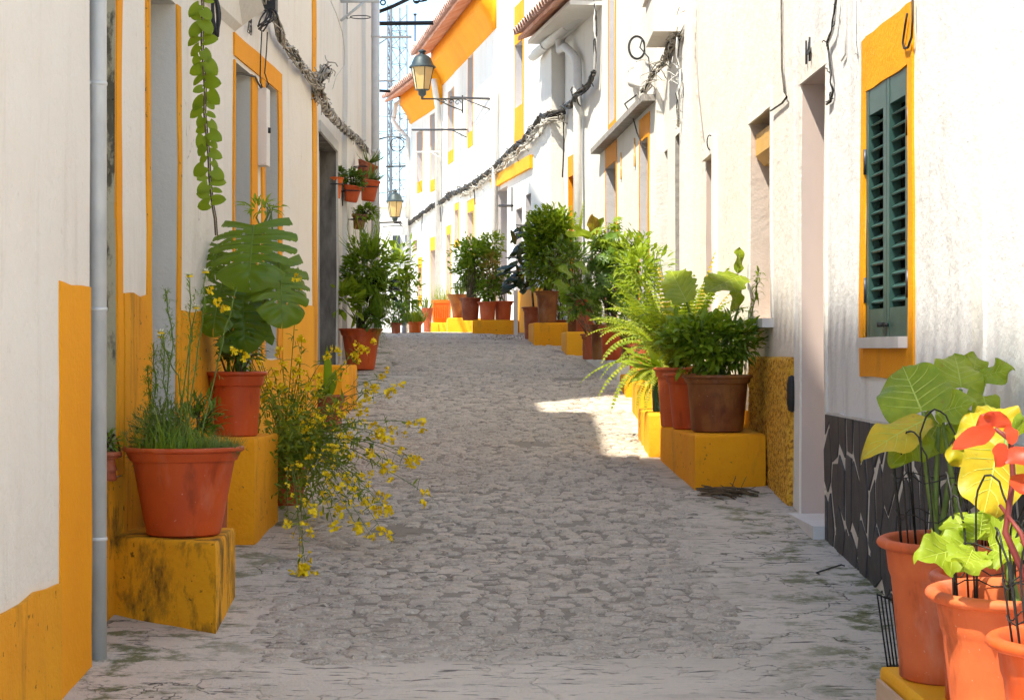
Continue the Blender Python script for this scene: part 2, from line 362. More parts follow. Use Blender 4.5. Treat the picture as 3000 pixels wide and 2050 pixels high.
# ------------------------------------------------------------------ object helpers
COL = scene.collection
def setp(o, label=None, cat=None, group=None, kind=None):
    if label: o["label"] = label
    if cat: o["category"] = cat
    if group: o["group"] = group
    if kind: o["kind"] = kind
    return o
def thing(name, loc, label, cat, group=None):
    o = bpy.data.objects.new(name, None)
    o.empty_display_size = 0.1
    o.location = loc
    COL.objects.link(o)
    return setp(o, label, cat, group)
def world_loc(o):
    p = Vector((0, 0, 0))
    while o is not None:
        p += Vector(o.location); o = o.parent
    return p
class MB:
    def __init__(s): s.v = []; s.f = []
    def add(s, vs, fs):
        b = len(s.v)
        s.v.extend(Vector(x) for x in vs)
        s.f.extend(tuple(i + b for i in f) for f in fs)
    def box(s, a, b):
        x0, y0, z0 = a; x1, y1, z1 = b
        s.add([(x0,y0,z0),(x1,y0,z0),(x1,y1,z0),(x0,y1,z0),(x0,y0,z1),(x1,y0,z1),(x1,y1,z1),(x0,y1,z1)],
              [(0,3,2,1),(4,5,6,7),(0,1,5,4),(1,2,6,5),(2,3,7,6),(3,0,4,7)])
    def prism(s, plan, z0, z1, bev=0.012):
        """upright block over a plan polygon (anticlockwise) with a softened upper edge"""
        n = len(plan)
        c = Vector((sum(p[0] for p in plan) / n, sum(p[1] for p in plan) / n))
        def ring(k, z): return [((p[0] - c.x) * k + c.x, (p[1] - c.y) * k + c.y, z if not callable(z) else z(p)) for p in plan]
        zz0 = z0
        k = 1 - bev * 2.2
        rings = [ring(1, zz0), ring(1, z1 - bev), ring(1 - bev * 0.7, z1 - bev * 0.3), ring(k, z1)]
        vs = [p for r in rings for p in r]
        fs = []
        for r in range(3):
            for i in range(n):
                j = (i + 1) % n
                fs.append((r*n+i, r*n+j, (r+1)*n+j, (r+1)*n+i))
        fs.append(tuple(3*n+i for i in range(n)))
        fs.append(tuple(reversed(range(n))))
        s.add(vs, fs)
    def tube(s, path, r, sides=6, cap=True):
        path = [Vector(p) for p in path]
        n = len(path)
        if n < 2: return
        rr = r if isinstance(r, (list, tuple)) else [r] * n
        t0 = (path[1] - path[0]).normalized()
        up = Vector((0, 0, 1)) if abs(t0.z) < 0.9 else Vector((1, 0, 0))
        x = t0.cross(up).normalized()
        vs = []
        for i in range(n):
            t = (path[min(i+1, n-1)] - path[max(i-1, 0)])
            if t.length < 1e-9: t = t0
            t = t.normalized()
            x = (x - t * x.dot(t))
            if x.length < 1e-6: x = t.orthogonal()
            x = x.normalized(); y = t.cross(x)
            for k in range(sides):
                a = 2 * math.pi * k / sides
                vs.append(path[i] + (x * math.cos(a) + y * math.sin(a)) * rr[i])
        fs = [(i*sides+k, i*sides+(k+1)%sides, (i+1)*sides+(k+1)%sides, (i+1)*sides+k) for i in range(n-1) for k in range(sides)]
        if cap:
            fs.append(tuple(reversed(range(sides)))); fs.append(tuple((n-1)*sides+k for k in range(sides)))
        s.add(vs, fs)
    def lathe(s, c, prof, sides=32, tilt=None, sq=0.0):
        c = Vector(c); vs = []; n = len(prof)
        for r, z in prof:
            for k in range(sides):
                a = 2 * math.pi * k / sides
                p = Vector((r * math.cos(a), r * math.sin(a), z))
                if sq > 0:
                    m = max(abs(math.cos(a)), abs(math.sin(a)))
                    p.x *= 1 + sq * (1 / m - 1); p.y *= 1 + sq * (1 / m - 1)
                if tilt: p = tilt @ p
                vs.append(c + p)
        fs = [(i*sides+k, i*sides+(k+1)%sides, (i+1)*sides+(k+1)%sides, (i+1)*sides+k) for i in range(n-1) for k in range(sides)]
        s.add(vs, fs)
    def disc(s, c, r, sides=24, tilt=None, noise_amp=0.0):
        c = Vector(c); vs = [c + Vector((0, 0, noise_amp))]
        for k in range(sides):
            a = 2 * math.pi * k / sides
            p = Vector((r * math.cos(a), r * math.sin(a), U(-noise_amp, noise_amp)))
            if tilt: p = tilt @ p
            vs.append(c + p)
        s.add(vs, [(0, 1 + k, 1 + (k + 1) % sides) for k in range(sides)])
    def leaf(s, p, d, n, L, W, prof='oval', seg=4, bend=0.25, fold=0.12, twist=0.0):
        p = Vector(p); d = Vector(d).normalized(); n = Vector(n)
        x = d.cross(n)
        if x.length < 1e-5: x = d.orthogonal()
        x = x.normalized(); n = x.cross(d).normalized()
        vs = []
        for i in range(seg + 1):
            t = i / seg
            if prof == 'oval': w = math.sin(math.pi * min(1, 0.06 + t * 0.94)) ** 0.75
            elif prof == 'lance': w = (math.sin(math.pi * (t ** 0.75)) ** 0.9) if 0 < t < 1 else 0.05
            elif prof == 'strap': w = (1 - t ** 3) * (0.6 + 0.4 * min(1, t * 4))
            elif prof == 'spike': w = (1 - t) ** 0.8
            else: w = math.sin(math.pi * t) ** 0.6
            if i == seg: w = 0.02
            hw = W * 0.5 * w
            ang = bend * t * t * 1.2
            c = p + d * (L * t * math.cos(ang * 0.6)) - n * (L * t * math.sin(ang))
            z = n * (fold * hw * 2)
            vs += [c - x * hw + z, c, c + x * hw + z]
        fs = []
        for i in range(seg):
            a = i * 3
            fs += [(a, a+1, a+4, a+3), (a+1, a+2, a+5, a+4)]
        s.add(vs, fs)
    def build(s, name, mat, parent=None, smooth=True, kind=None, label=None, origin=None):
        if not s.v: return None
        me = bpy.data.meshes.new(name)
        o = world_loc(parent) if parent else Vector((0, 0, 0))
        if origin is not None: o = o + (Vector(origin) - o)
        me.from_pydata([tuple(v - o) for v in s.v], [], s.f)
        me.materials.append(mat)
        if smooth: me.polygons.foreach_set("use_smooth", [True] * len(me.polygons))
        me.update()
        ob = bpy.data.objects.new(name, me)
        if parent: ob.parent = parent
        if origin is not None:
            ob.location = Vector(origin) - (world_loc(parent) if parent else Vector((0, 0, 0)))
        COL.objects.link(ob)
        if kind: ob["kind"] = kind
        if label: ob["label"] = label
        return ob
def autosmooth(o, ang=35):
    me = o.data
    me.polygons.foreach_set("use_smooth", [True] * len(me.polygons))
    me.set_sharp_from_angle(angle=math.radians(ang))
    return o
def inst(name, mesh, parent, M):
    o = bpy.data.objects.new(name, mesh)
    o.parent = parent
    o.matrix_basis = Matrix.Translation(-world_loc(parent)) @ M
    COL.objects.link(o)
    return o
def frame(p, x, y, z):
    M = Matrix.Identity(4)
    for i, v in enumerate((x, y, z)):
        for j in range(3): M[j][i] = v[j]
    for j in range(3): M[j][3] = p[j]
    return M

# ------------------------------------------------------------------ facades
class Facade:
    """a straight wall in plan; u runs along it away from the camera, n points into the street"""
    def __init__(s, p0, p1, side):
        s.p0 = Vector((p0[0], p0[1], 0)); s.p1 = Vector((p1[0], p1[1], 0))
        s.L = (s.p1 - s.p0).length
        s.d = (s.p1 - s.p0) / s.L
        s.n = Vector((-s.d.y, s.d.x, 0)) if side == 'R' else Vector((s.d.y, -s.d.x, 0))
        s.seed = R() * 50
    def u(s, px):
        k = (px - CX) / F                      # X = k Y
        den = s.d.x - k * s.d.y
        return (k * s.p0.y - s.p0.x) / den
    def Y(s, px): return s.p0.y + s.d.y * s.u(px)
    def z(s, px, py): return EYE - (py - CY) / F * s.Y(px)
    def pt(s, u, z, off=0.0, wob=True):
        w = 0.012 * nz(u * 0.8 + s.seed, z * 0.8, s.seed) + 0.004 * nz(u * 4 + s.seed, z * 4, 3) if wob else 0
        return s.p0 + s.d * u + s.n * (off + w) + Vector((0, 0, z))
    def px(s, px, py, off=0.0): return s.pt(s.u(px), s.z(px, py), off)
def spans(a, b, cuts, step):
    xs = sorted(set([a, b] + [c for c in cuts if a < c < b]))
    out = []
    for i in range(len(xs) - 1):
        n = max(1, int(math.ceil((xs[i+1] - xs[i]) / step)))
        out += [xs[i] + (xs[i+1] - xs[i]) * k / n for k in range(n)]
    return out + [xs[-1]]
def wall(fac, z0, z1, ops, mat, parent, depth=4.0, step=0.35, name="wall"):
    us = spans(0, fac.L, [v for o in ops for v in o[:2]], step)
    zs = spans(z0, z1, [v for o in ops for v in o[2:4]], step)
    mb = MB(); idx = {}
    vs = []
    for i, u in enumerate(us):
        for j, z in enumerate(zs):
            idx[i, j] = len(vs); vs.append(fac.pt(u, z))
    fs = []
    for i in range(len(us) - 1):
        for j in range(len(zs) - 1):
            cu, cz = (us[i] + us[i+1]) / 2, (zs[j] + zs[j+1]) / 2
            if any(o[0] < cu < o[1] and o[2] < cz < o[3] for o in ops): continue
            fs.append((idx[i, j], idx[i, j+1], idx[i+1, j+1], idx[i+1, j]))
    # shell: ends, top, back
    a0, a1 = fac.pt(0, z0, -depth, False), fac.pt(0, z1, -depth, False)
    b0, b1 = fac.pt(fac.L, z0, -depth, False), fac.pt(fac.L, z1, -depth, False)
    k = len(vs); vs += [a0, a1, b0, b1]
    m = len(us) - 1; q = len(zs) - 1
    fs.append(tuple([idx[0, j] for j in range(q + 1)] + [k + 1, k]))
    fs.append(tuple([idx[m, j] for j in range(q, -1, -1)] + [k + 2, k + 3]))
    fs.append(tuple([idx[i, q] for i in range(m + 1)] + [k + 3, k + 1]))
    fs.append((k, k + 1, k + 3, k + 2))
    mb.add(vs, fs)
    o = mb.build(name, mat, parent)
    return autosmooth(o, 40)
def opening(fac, o, parent, rev_mat, door_mat, depth=0.22, kind="door", sill=None, dname=None):
    """lining of an opening (jambs, head, sill) and the leaf or pane that closes it"""
    u0, u1, z0, z1 = o[:4]
    mb = MB()
    c = [(u0, z0), (u0, z1), (u1, z1), (u1, z0)]
    e = 0.0
    for i in range(4):
        (ua, za), (ub, zb) = c[i], c[(i + 1) % 4]
        nseg = max(1, int(max(abs(ub - ua), abs(zb - za)) / 0.35))
        for k in range(nseg):
            t0, t1 = k / nseg, (k + 1) / nseg
            pa = (ua + (ub - ua) * t0, za + (zb - za) * t0); pb = (ua + (ub - ua) * t1, za + (zb - za) * t1)
            mb.add([fac.pt(*pa, 0.0), fac.pt(*pb, 0.0), fac.pt(*pb, -depth - 0.03), fac.pt(*pa, -depth - 0.03)], [(0, 1, 2, 3)])
    fr = autosmooth(mb.build(kind + "_lining", rev_mat, parent), 30)
    d = MB()
    d.add([fac.pt(u0 - .01, z0 - .01, -depth, False), fac.pt(u1 + .01, z0 - .01, -depth, False), fac.pt(u1 + .01, z1 + .01, -depth, False), fac.pt(u0 - .01, z1 + .01, -depth, False)], [(0, 1, 2, 3)])
    w = u1 - u0; h = z1 - z0
    for a in (0.1, 0.54):
        for b, bb in ((0.08, 0.42), (0.5, 0.93)):
            ua, ub_, za, zb = u0 + a * w, u0 + (a + 0.36) * w, z0 + b * h, z0 + bb * h
            q = [fac.pt(ua, za, -depth + .002, False), fac.pt(ub_, za, -depth + .002, False), fac.pt(ub_, zb, -depth + .002, False), fac.pt(ua, zb, -depth + .002, False)]
            q2 = [x + fac.n * 0.015 for x in (fac.pt(ua + .03, za + .03, -depth, False), fac.pt(ub_ - .03, za + .03, -depth, False), fac.pt(ub_ - .03, zb - .03, -depth, False), fac.pt(ua + .03, zb - .03, -depth, False))]
            d.add(q + q2, [(0, 1, 5, 4), (1, 2, 6, 5), (2, 3, 7, 6), (3, 0, 4, 7), (4, 5, 6, 7)])
    d.build(dname or ("door" if kind == "door" else "window_pane"), door_mat, parent, smooth=False)
    return fr
def strip(mb, fac, u0, u1, z0, z1, th=0.006, jit=0.004, base=0.0, step=0.18):
    """a painted or rendered band, proud of the wall, with edges that wander a little"""
    us = spans(u0, u1, [], step); zs = spans(z0, z1, [], step)
    sd = R() * 30; vs = []; idx = {}
    for i, u in enumerate(us):
        for j, z in enumerate(zs):
            uu, zz = u, z
            if i in (0, len(us) - 1): uu += jit * nz(z * 7, sd) + (0.002 if i == 0 else -0.002)
            if j in (0, len(zs) - 1): zz += jit * nz(u * 7, sd + 9)
            idx[i, j] = len(vs); vs.append(fac.pt(uu, zz, base + th))
    I, J = len(us) - 1, len(zs) - 1
    fs = [(idx[i, j], idx[i, j+1], idx[i+1, j+1], idx[i+1, j]) for i in range(I) for j in range(J)]
    border = [(i, 0) for i in range(I)] + [(I, j) for j in range(J)] + [(i, J) for i in range(I, 0, -1)] + [(0, j) for j in range(J, 0, -1)]
    k = len(vs); nb = len(border)
    for b in border: vs.append(vs[idx[b]] - fac.n * (th + 0.0015))
    for m in range(nb):
        a, b = border[m], border[(m + 1) % nb]
        fs.append((idx[a], idx[b], k + (m + 1) % nb, k + m))
    mb.add(vs, fs)
def band(fac, u0, u1, z0, z1, mat, parent, name="painted_band", th=0.006, jit=0.005, base=0.0):
    mb = MB(); strip(mb, fac, u0, u1, z0, z1, th, jit, base)
    return autosmooth(mb.build(name, mat, parent), 35)
def surround(fac, o, parent, mat, l=0.07, r=0.07, t=0.2, b=0.0, th=0.008, name=None):
    u0, u1, z0, z1 = o[:4]
    mb = MB()
    if l: strip(mb, fac, u0 - l, u0, z0, z1, th)
    if r: strip(mb, fac, u1, u1 + r, z0, z1, th)
    if t: strip(mb, fac, u0 - l, u1 + r, z1, z1 + t, th)
    if b: strip(mb, fac, u0 - l, u1 + r, z0 - b, z0, th)
    return autosmooth(mb.build(name or "painted_surround", mat, parent), 35)
def op_px(fac, pn, pf, top, bot):
    """opening from pixel columns (near edge, far edge), heights read at the far edge"""
    a, b = fac.u(pn), fac.u(pf)
    return (min(a, b), max(a, b), fac.z(pf, bot), fac.z(pf, top))
def text_on(fac, txt, px, py, h, parent, mat, squash=1.0, outline=False):
    cu = bpy.data.curves.new("house_number", 'FONT')
    cu.body = txt; cu.size = h * 1.4; cu.extrude = 0.004; cu.align_x = 'CENTER'
    if outline: cu.fill_mode = 'NONE'; cu.extrude = 0.0; cu.bevel_depth = 0.0022
    tmp = bpy.data.objects.new("tmp", cu)
    COL.objects.link(tmp)
    dg = bpy.context.evaluated_depsgraph_get()
    me = bpy.data.meshes.new_from_object(tmp.evaluated_get(dg))
    bpy.data.objects.remove(tmp)
    me.materials.clear(); me.materials.append(mat)
    side = fac.d if fac.n.cross(Vector((0, 0, 1))).dot(fac.d) < 0 else -fac.d
    p = fac.px(px, py, 0.024)
    M = frame(p, side * squash, Vector((0, 0, 1)), fac.n)
    return inst("house_number", me, parent, M)

# ================================================================== the ground
def xc(Y):
    return 0.0 if Y < 19 else -0.016 * (Y - 19) ** 2
def gz(x, Y):
    e = 0.010 * nz(x * 1.1, Y * 1.1, 2) + 0.006 * nz(x * 4, Y * 4, 5)
    return g(Y) + e * (1 if abs(x) < 3 and 4 < Y < 30 else 0)
mb = MB()
xs = [-300, -60, -12, -5, -3] + [-2.4 + 0.1 * i for i in range(49)] + [3, 5, 12, 60, 300]
ys = [-60, -10, 0, 3] + [4 + 0.1 * i for i in range(271)] + [32, 34, 37, 40, 45, 52, 60, 80, 120, 200, 400]
for y in ys:
    for x in xs: mb.v.append(Vector((x, y, gz(x, y))))
nx = len(xs)
mb.f = [(j*nx+i, j*nx+i+1, (j+1)*nx+i+1, (j+1)*nx+i) for j in range(len(ys)-1) for i in range(nx-1)]
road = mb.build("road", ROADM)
setp(road, "sloping cement and cobble street between the white houses", None, None, "structure")
def cobble_geo(variant):
    rnd = random.Random(variant); k = 8; vs = []
    hx, hy = 0.0515 * rnd.uniform(0.80, 1.14), 0.0395 * rnd.uniform(0.82, 1.14)
    ang = [2 * math.pi * i / k + rnd.uniform(-.26, .26) for i in range(k)]
    def ring(s, z, zj):
        out = []
        for a in ang:
            c, sn = math.cos(a), math.sin(a)
            m = max(abs(c), abs(sn)) ** 0.75
            out.append((hx * s * c / m, hy * s * sn / m, z + rnd.uniform(-zj, zj)))
        return out
    vs = ring(1.0, -0.03, 0) + ring(1.0, -0.002, 0.003) + ring(0.74, 0.0085, 0.003)
    fs = [(r*k+i, r*k+(i+1)%k, (r+1)*k+(i+1)%k, (r+1)*k+i) for r in range(2) for i in range(k)] + [tuple(2*k+i for i in range(k))]
    return vs, fs
VAR = [cobble_geo(i) for i in range(14)]
VMESH = []
for vs, fs in VAR:
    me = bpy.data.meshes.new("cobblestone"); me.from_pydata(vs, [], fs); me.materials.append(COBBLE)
    me.polygons.foreach_set("use_smooth", [True] * len(me.polygons)); me.set_sharp_from_angle(angle=math.radians(50)); VMESH.append(me)
rest = MB(); count = 0
Y = 7.3; row = 0
while Y < 27.5:
    lo = (-0.93 if Y < 9 else -0.98 - 0.012 * (Y - 9)) + 1.0 * xc(Y)
    hi = (0.88 if Y < 12 else 0.88 - 0.005 * (Y - 12)) + 1.0 * xc(Y)
    lo += 0.08 * nz(Y * 0.9, 1); hi += 0.12 * nz(Y * 0.8, 8)
    x = lo + (0.06 if row % 2 else 0)
    while x < hi:
        xx, yy = x + U(-.024, .024), Y + U(-.020, .020) + 0.05 * math.sin(x * 2.4) + .04 * nz(x * 2, Y * 2, 6)
        if nz(xx * 0.9, yy * 0.9, 4) < 0.52 and R() < 0.985:
            z = gz(xx, yy) + U(-.0045, .0035)
            M = Matrix.Translation((xx, yy, z)) @ Matrix.Rotation(U(-.35, .35), 4, 'Z') @ Matrix.Rotation(0.0688 + U(-.09, .09), 4, 'X') @ Matrix.Rotation(U(-.09, .09), 4, 'Y')
            k = random.randrange(14)
            if count < 300: inst("cobblestone", VMESH[k], road, M); count += 1
            else: rest.add([M @ Vector(v) for v in VAR[k][0]], VAR[k][1])
        x += U(.088, .110)
    Y += 0.078; row += 1
ro = rest.build("cobblestones", COBBLE, road, kind="stuff")
ro.data.set_sharp_from_angle(angle=math.radians(50))

# ================================================================== houses, left side
# the house beside the camera
LN = Facade((-1.49, 3.0), (-1.475, 7.16), 'L')
h = thing("house", (-1.5, 5, g(5)), "cream whitewashed house wall with orange corner strip and low orange base, beside the grey drainpipe", "house")
wall(LN, 0.0, 8.4, [], WHITE, h, 4.5)
LEFT_EAVES = [(LN, 8.45, h)]
band(LN, LN.u(176), LN.L - 0.002, 0.3, LN.z(215, 832), YEL, h, "corner_band", 0.008, 0.022)
band(LN, 1.2, LN.u(176) - 0.006, 0.2, 0.845, YEL_W, h, "painted_base", 0.014, 0.02)

# the drainpipe at its corner
p = at(287, 1925, 7.28)
dp = thing("drainpipe", (p.x, p.y, g(7.28)), "thick grey galvanised drainpipe running down to the street beside the orange corner", "drainpipe")
m = MB()
m.tube([(p.x, p.y, g(7.28) - .02), (p.x, p.y, 3.2), (p.x, p.y, 7.5)], 0.031, 20)
m.build("pipe", METAL, dp)
for yy in (245, 905, 1577):
    c = at(287, yy, 7.28); m = MB()
    m.lathe((c.x, c.y, c.z - .008), [(0.0315, 0), (0.0335, 0.002), (0.0335, 0.012), (0.0315, 0.014)], 20)
    m.box((c.x - .05, c.y + .012, c.z - .008), (c.x - .03, c.y + .024, c.z + .008))
    m.tube([(c.x - .038, c.y - .014, c.z), (c.x - .02, c.y - .03, c.z)], 0.006, 6)
    m.build("clamp", METAL, dp)

# the house with the yellow lintel
LH = Facade((-1.896 + .0391 * 7.0, 7.0), (-1.346, 14.05), 'L')
h1 = thing("house", (-1.6, 10.5, g(10.5)), "whitewashed house with a deep yellow lintel over two tall openings", "house")
o0 = (LH.u(150), LH.u(337), 1.10, 4.8)
o1 = (LH.u(437), LH.u(515), g(9) - .05, LH.z(515, 12))
o2 = (LH.u(686), LH.u(735), g(11) + .05, LH.z(735, 218))
o3 = (LH.u(773), LH.u(811), 1.55, LH.z(811, 268))
opsL = [o0, o1, o2, o3]
SPLIT = LH.u(860)
wall(LH, 0.2, 5.85, opsL, WHITE, h1, 4.5)
opening(LH, o0, h1, OLIVE, DOORW, 0.09)
opening(LH, o1, h1, GREYREV, DOORW, 0.30)
opening(LH, o2, h1, GREYREV, DOORW, 0.30)
opening(LH, o3, h1, GREYREV, DOORW, 0.30, "window")
# unseen upper storey over the near rooms, length and height shaped to shade the street
LU = Facade(tuple(LH.pt(0, 0, 0, False)[:2]), tuple(LH.pt(2.7, 0, 0, False)[:2]), 'L')
LEFT_EAVES.append((LU, 8.65, h1))
wall(LU, 5.85, 8.6, [], WHITE, h1, 4.5, 0.8, "unseen_shading_wall")
surround(LH, o0, h1, YEL, 0, LH.u(353) - o0[1], 0, name="yellow_jamb_strip")
surround(LH, o1, h1, YEL_W, o1[0] - LH.u(425), LH.u(526) - o1[1], 0, name="yellow_jamb_strip")
mbs = MB()
zt = LH.z(760, 162) ; ztop = LH.z(700, 110)
strip(mbs, LH, LH.u(682), LH.u(822), max(o2[3], o3[3]) + 0.002, ztop, 0.010)
strip(mbs, LH, LH.u(682), o2[0], o2[2], o2[3], 0.010)
strip(mbs, LH, o2[1], LH.u(752), o2[2], o2[3], 0.010)
strip(mbs, LH, LH.u(764), o3[0], o3[2], o3[3], 0.010)
strip(mbs, LH, o3[1], LH.u(822), o3[2], o3[3], 0.010)
autosmooth(mbs.build("yellow_lintel_and_jambs", YEL, h1), 35)
band(LH, LH.u(913), LH.L - .003, 0.8, 4.1, YEL_W, h1, "corner_band", 0.007)
band(LH, LH.u(353) + .004, LH.u(425) - .004, 0.4, 1.83, YEL_W, h1, "painted_base", 0.012, 0.02)
band(LH, LH.u(527), o2[0] - .09, 0.5, 1.78, YEL_W, h1, "painted_base", 0.012, 0.02)
band(LH, LH.u(823), LH.u(911), 0.6, LH.z(880, 893), YEL_LIT, h1, "painted_base", 0.012, 0.02)
band(LH, LH.u(752), LH.u(822), 0.6, 1.54, YEL_LIT, h1, "painted_base", 0.012, 0.02)
band(LH, o0[0], LH.u(352), 0.4, 1.09, YEL_D, h1, "painted_base", 0.012, 0.02)
text_on(LH, "28", 720, 100, 0.12, h1, CABLE, 0.9, True)
# sloping hood between the openings
hd = MB()
u0, u1 = LH.u(560), LH.u(688)
za, zb = LH.z(690, 20), LH.z(690, 95)
hd.add([LH.pt(u0, za + .3, 0), LH.pt(u1, za, 0), LH.pt(u1, za - .02, .16), LH.pt(u0, za + .28, .16), LH.pt(u0, zb, 0), LH.pt(u1, zb, 0), LH.pt(u1, zb + .03, .04), LH.pt(u0, zb + .03, .04)],
       [(0, 1, 2, 3), (3, 2, 6, 7), (1, 5, 6, 2), (0, 3, 7, 4), (4, 7, 6, 5)])
hd.build("hood", WHITE3, h1, smooth=False)

# white meter box by the second opening
c = LH.px(757, 500)
mt = thing("meter_box", c, "narrow white meter box on the wall between the yellow framed openings", "meter box")
m = MB()
uu0, uu1, zz0, zz1 = LH.u(752) + .006, LH.u(763), LH.z(758, 487), LH.z(758, 262)
q = [LH.pt(a, b, off, False) for off in (0.0, 0.055) for a, b in ((uu0, zz0), (uu1, zz0), (uu1, zz1), (uu0, zz1))]
m.add(q, [(0, 1, 5, 4), (1, 2, 6, 5), (2, 3, 7, 6), (3, 0, 4, 7), (4, 5, 6, 7), (3, 2, 1, 0)])
m.build("box", WHITE3, mt, smooth=False)
m = MB(); a = LH.pt((uu0 + uu1) / 2, LH.z(757, 390), .06); m.lathe(a, [(0, 0), (.012, 0), (.012, .03), (0, .03)], 8); m.build("lock", BLACKM, mt)

# the second house on the left, set back
L2 = Facade((-1.72, 14.9), (-1.735, 26.0), 'L')
L2A = Facade((-1.70, 13.6), (-1.715, 14.9), 'L')  # low unseen wing, added to let the sun patch through
h2 = thing("house", (-1.75, 20, g(20)), "white house set back beyond the yellow lintel house, with hanging flower pots", "house")
od = (L2.u(950) - 0.6, L2.u(985), g(19) - .1, L2.z(985, 445))
wall(L2, 0.5, 8.6, [od], WHITE, h2, 4.5)
wall(L2A, 0.5, 5.75, [], WHITE, h2, 4.5, 0.35, 'unseen_sun_gap_wall')
opening(L2, od, h2, simple("dark_stone_jamb", (0.09, 0.08, 0.07), (0.22, 0.20, 0.18), 0.8, 8, 0.6, 20, 0, 0.2, False, (1, 1, 0.3)), DOORW, 0.16)
surround(L2, od, h2, GREYREV, 0, 0.07, 0.1, th=0.02, name="stone_surround")
for a, b in ((1003, 1028), (1060, 1074)):
    band(L2, L2.u(a), L2.u(b), g(22), 7.1, WHITE3, h2, "pilaster", 0.05, 0.004)
c = L2.pt(L2.u(1083), 0, .07)
d2 = thing("drainpipe", (c.x, c.y, g(c.y)), "white painted drainpipe at the end of the set-back white house", "drainpipe")
m = MB(); m.tube([(c.x, c.y, g(c.y)), (c.x, c.y, 7.1)], 0.05, 12); m.build("pipe", CABLEW, d2)
for z in (2.6, 4.0, 5.4):
    m = MB(); m.lathe((c.x, c.y, z), [(.051, 0), (.056, .003), (.056, .03), (.051, .033)], 12); m.build("clamp", CABLEW, d2)

# ================================================================== houses, right side
RX = lambda y: 1.729 - 0.0198 * y
R1 = Facade((RX(3.0), 3.0), (RX(11.0), 11.0), 'R')
r1 = thing("house", (1.6, 8, g(8)), "whitewashed house with green louvred shutter on a yellow panel, slate base and marble doorway", "house")
ow = (R1.u(2665), R1.u(2540), 1.655, 2.725)
odr = (R1.u(2421), R1.u(2348), 0.74, 2.99)
wall(R1, 0.1, 7.0, [ow, odr], WHITE2, r1, 4.5)
opening(R1, odr, r1, MARBLE, DOORW, 0.34)
mfr = MB()
strip(mfr, R1, odr[1], odr[1] + .05, odr[2], odr[3], 0.012, 0.002)
strip(mfr, R1, odr[0] - .05, odr[0], odr[2], odr[3], 0.012, 0.002)
strip(mfr, R1, odr[0] - .05, odr[1] + .05, odr[3], odr[3] + .14, 0.014, 0.003)
autosmooth(mfr.build("door_surround", CREAM, r1), 35)
st = MB(); q = [R1.pt(a, z, off, False) for z in (0.60, 0.745) for a, off in ((odr[0] - .03, -.33), (odr[0] - .03, .07), (odr[1] + .02, .07), (odr[1] + .02, -.33))]
st.add(q, [(0, 1, 2, 3), (4, 7, 6, 5), (0, 4, 5, 1), (1, 5, 6, 2), (2, 6, 7, 3), (3, 7, 4, 0)])
st.build("doorstep", MARBLEW, r1, smooth=False)
ymb = MB(); yu0, yu1, yz0, yz1 = R1.u(2680), R1.u(2527), 1.487, 2.965
strip(ymb, R1, yu0, ow[0], yz0, yz1, 0.010, 0.010)
strip(ymb, R1, ow[1], yu1, yz0, yz1, 0.010, 0.010)
strip(ymb, R1, ow[0], ow[1], ow[3], yz1, 0.010, 0.010)
strip(ymb, R1, ow[0], ow[1], yz0, ow[2] - .045, 0.010, 0.010)
autosmooth(ymb.build("yellow_panel", YEL, r1), 35)
sl = MB(); q = [R1.pt(a, z, off, False) for z in (1.608, 1.653) for a, off in ((ow[0] + .01, -.1), (ow[0] + .01, .045), (ow[1] - .0, .045), (ow[1] - .0, -.1))]
sl.add(q, [(0, 1, 2, 3), (4, 7, 6, 5), (0, 4, 5, 1), (1, 5, 6, 2), (2, 6, 7, 3), (3, 7, 4, 0)])
sl.build("window_sill", MARBLEW, r1, smooth=False)
text_on(R1, "14", 2377, 185, 0.125, r1, BLACKM, 1.0)
band(R1, R1.u(2893), R1.u(2857), 1.33, 6.9, WHITE3, r1, "plaster_strip", 0.012, 0.02)
# the shutter
shc = R1.pt((ow[0] + ow[1]) / 2, ow[2], 0)
sh = thing("window_shutter", shc, "dark green two-leaf louvred shutter closed over the window on the yellow panel", "shutter")
def fbox(mbx, fac, u0, u1, z0, z1, o0_, o1_):
    q = [fac.pt(a, b, off, False) for off in (o0_, o1_) for a, b in ((u0, z0), (u1, z0), (u1, z1), (u0, z1))]
    mbx.add(q, [(0, 1, 5, 4), (1, 2, 6, 5), (2, 3, 7, 6), (3, 0, 4, 7), (4, 5, 6, 7), (3, 2, 1, 0)])
m = MB(); fbox(m, R1, ow[0] - .01, ow[1] + .01, ow[2] - .01, ow[3] + .01, -.10, -.08); m.build("backing", DARK, sh, smooth=False)
wid = (ow[1] - ow[0]) / 2
slat_me = bpy.data.meshes.new("slat")
sw = wid - 0.13
sv = []
for x in (-sw / 2, sw / 2):
    for y, z in ((-.019, -.0035), (.019, -.0035), (.019, .0035), (-.019, .0035)): sv.append((x, y, z))
slat_me.from_pydata(sv, [], [(0, 1, 2, 3), (7, 6, 5, 4), (0, 4, 5, 1), (1, 5, 6, 2), (2, 6, 7, 3), (3, 7, 4, 0)])
slat_me.materials.append(SHUT)
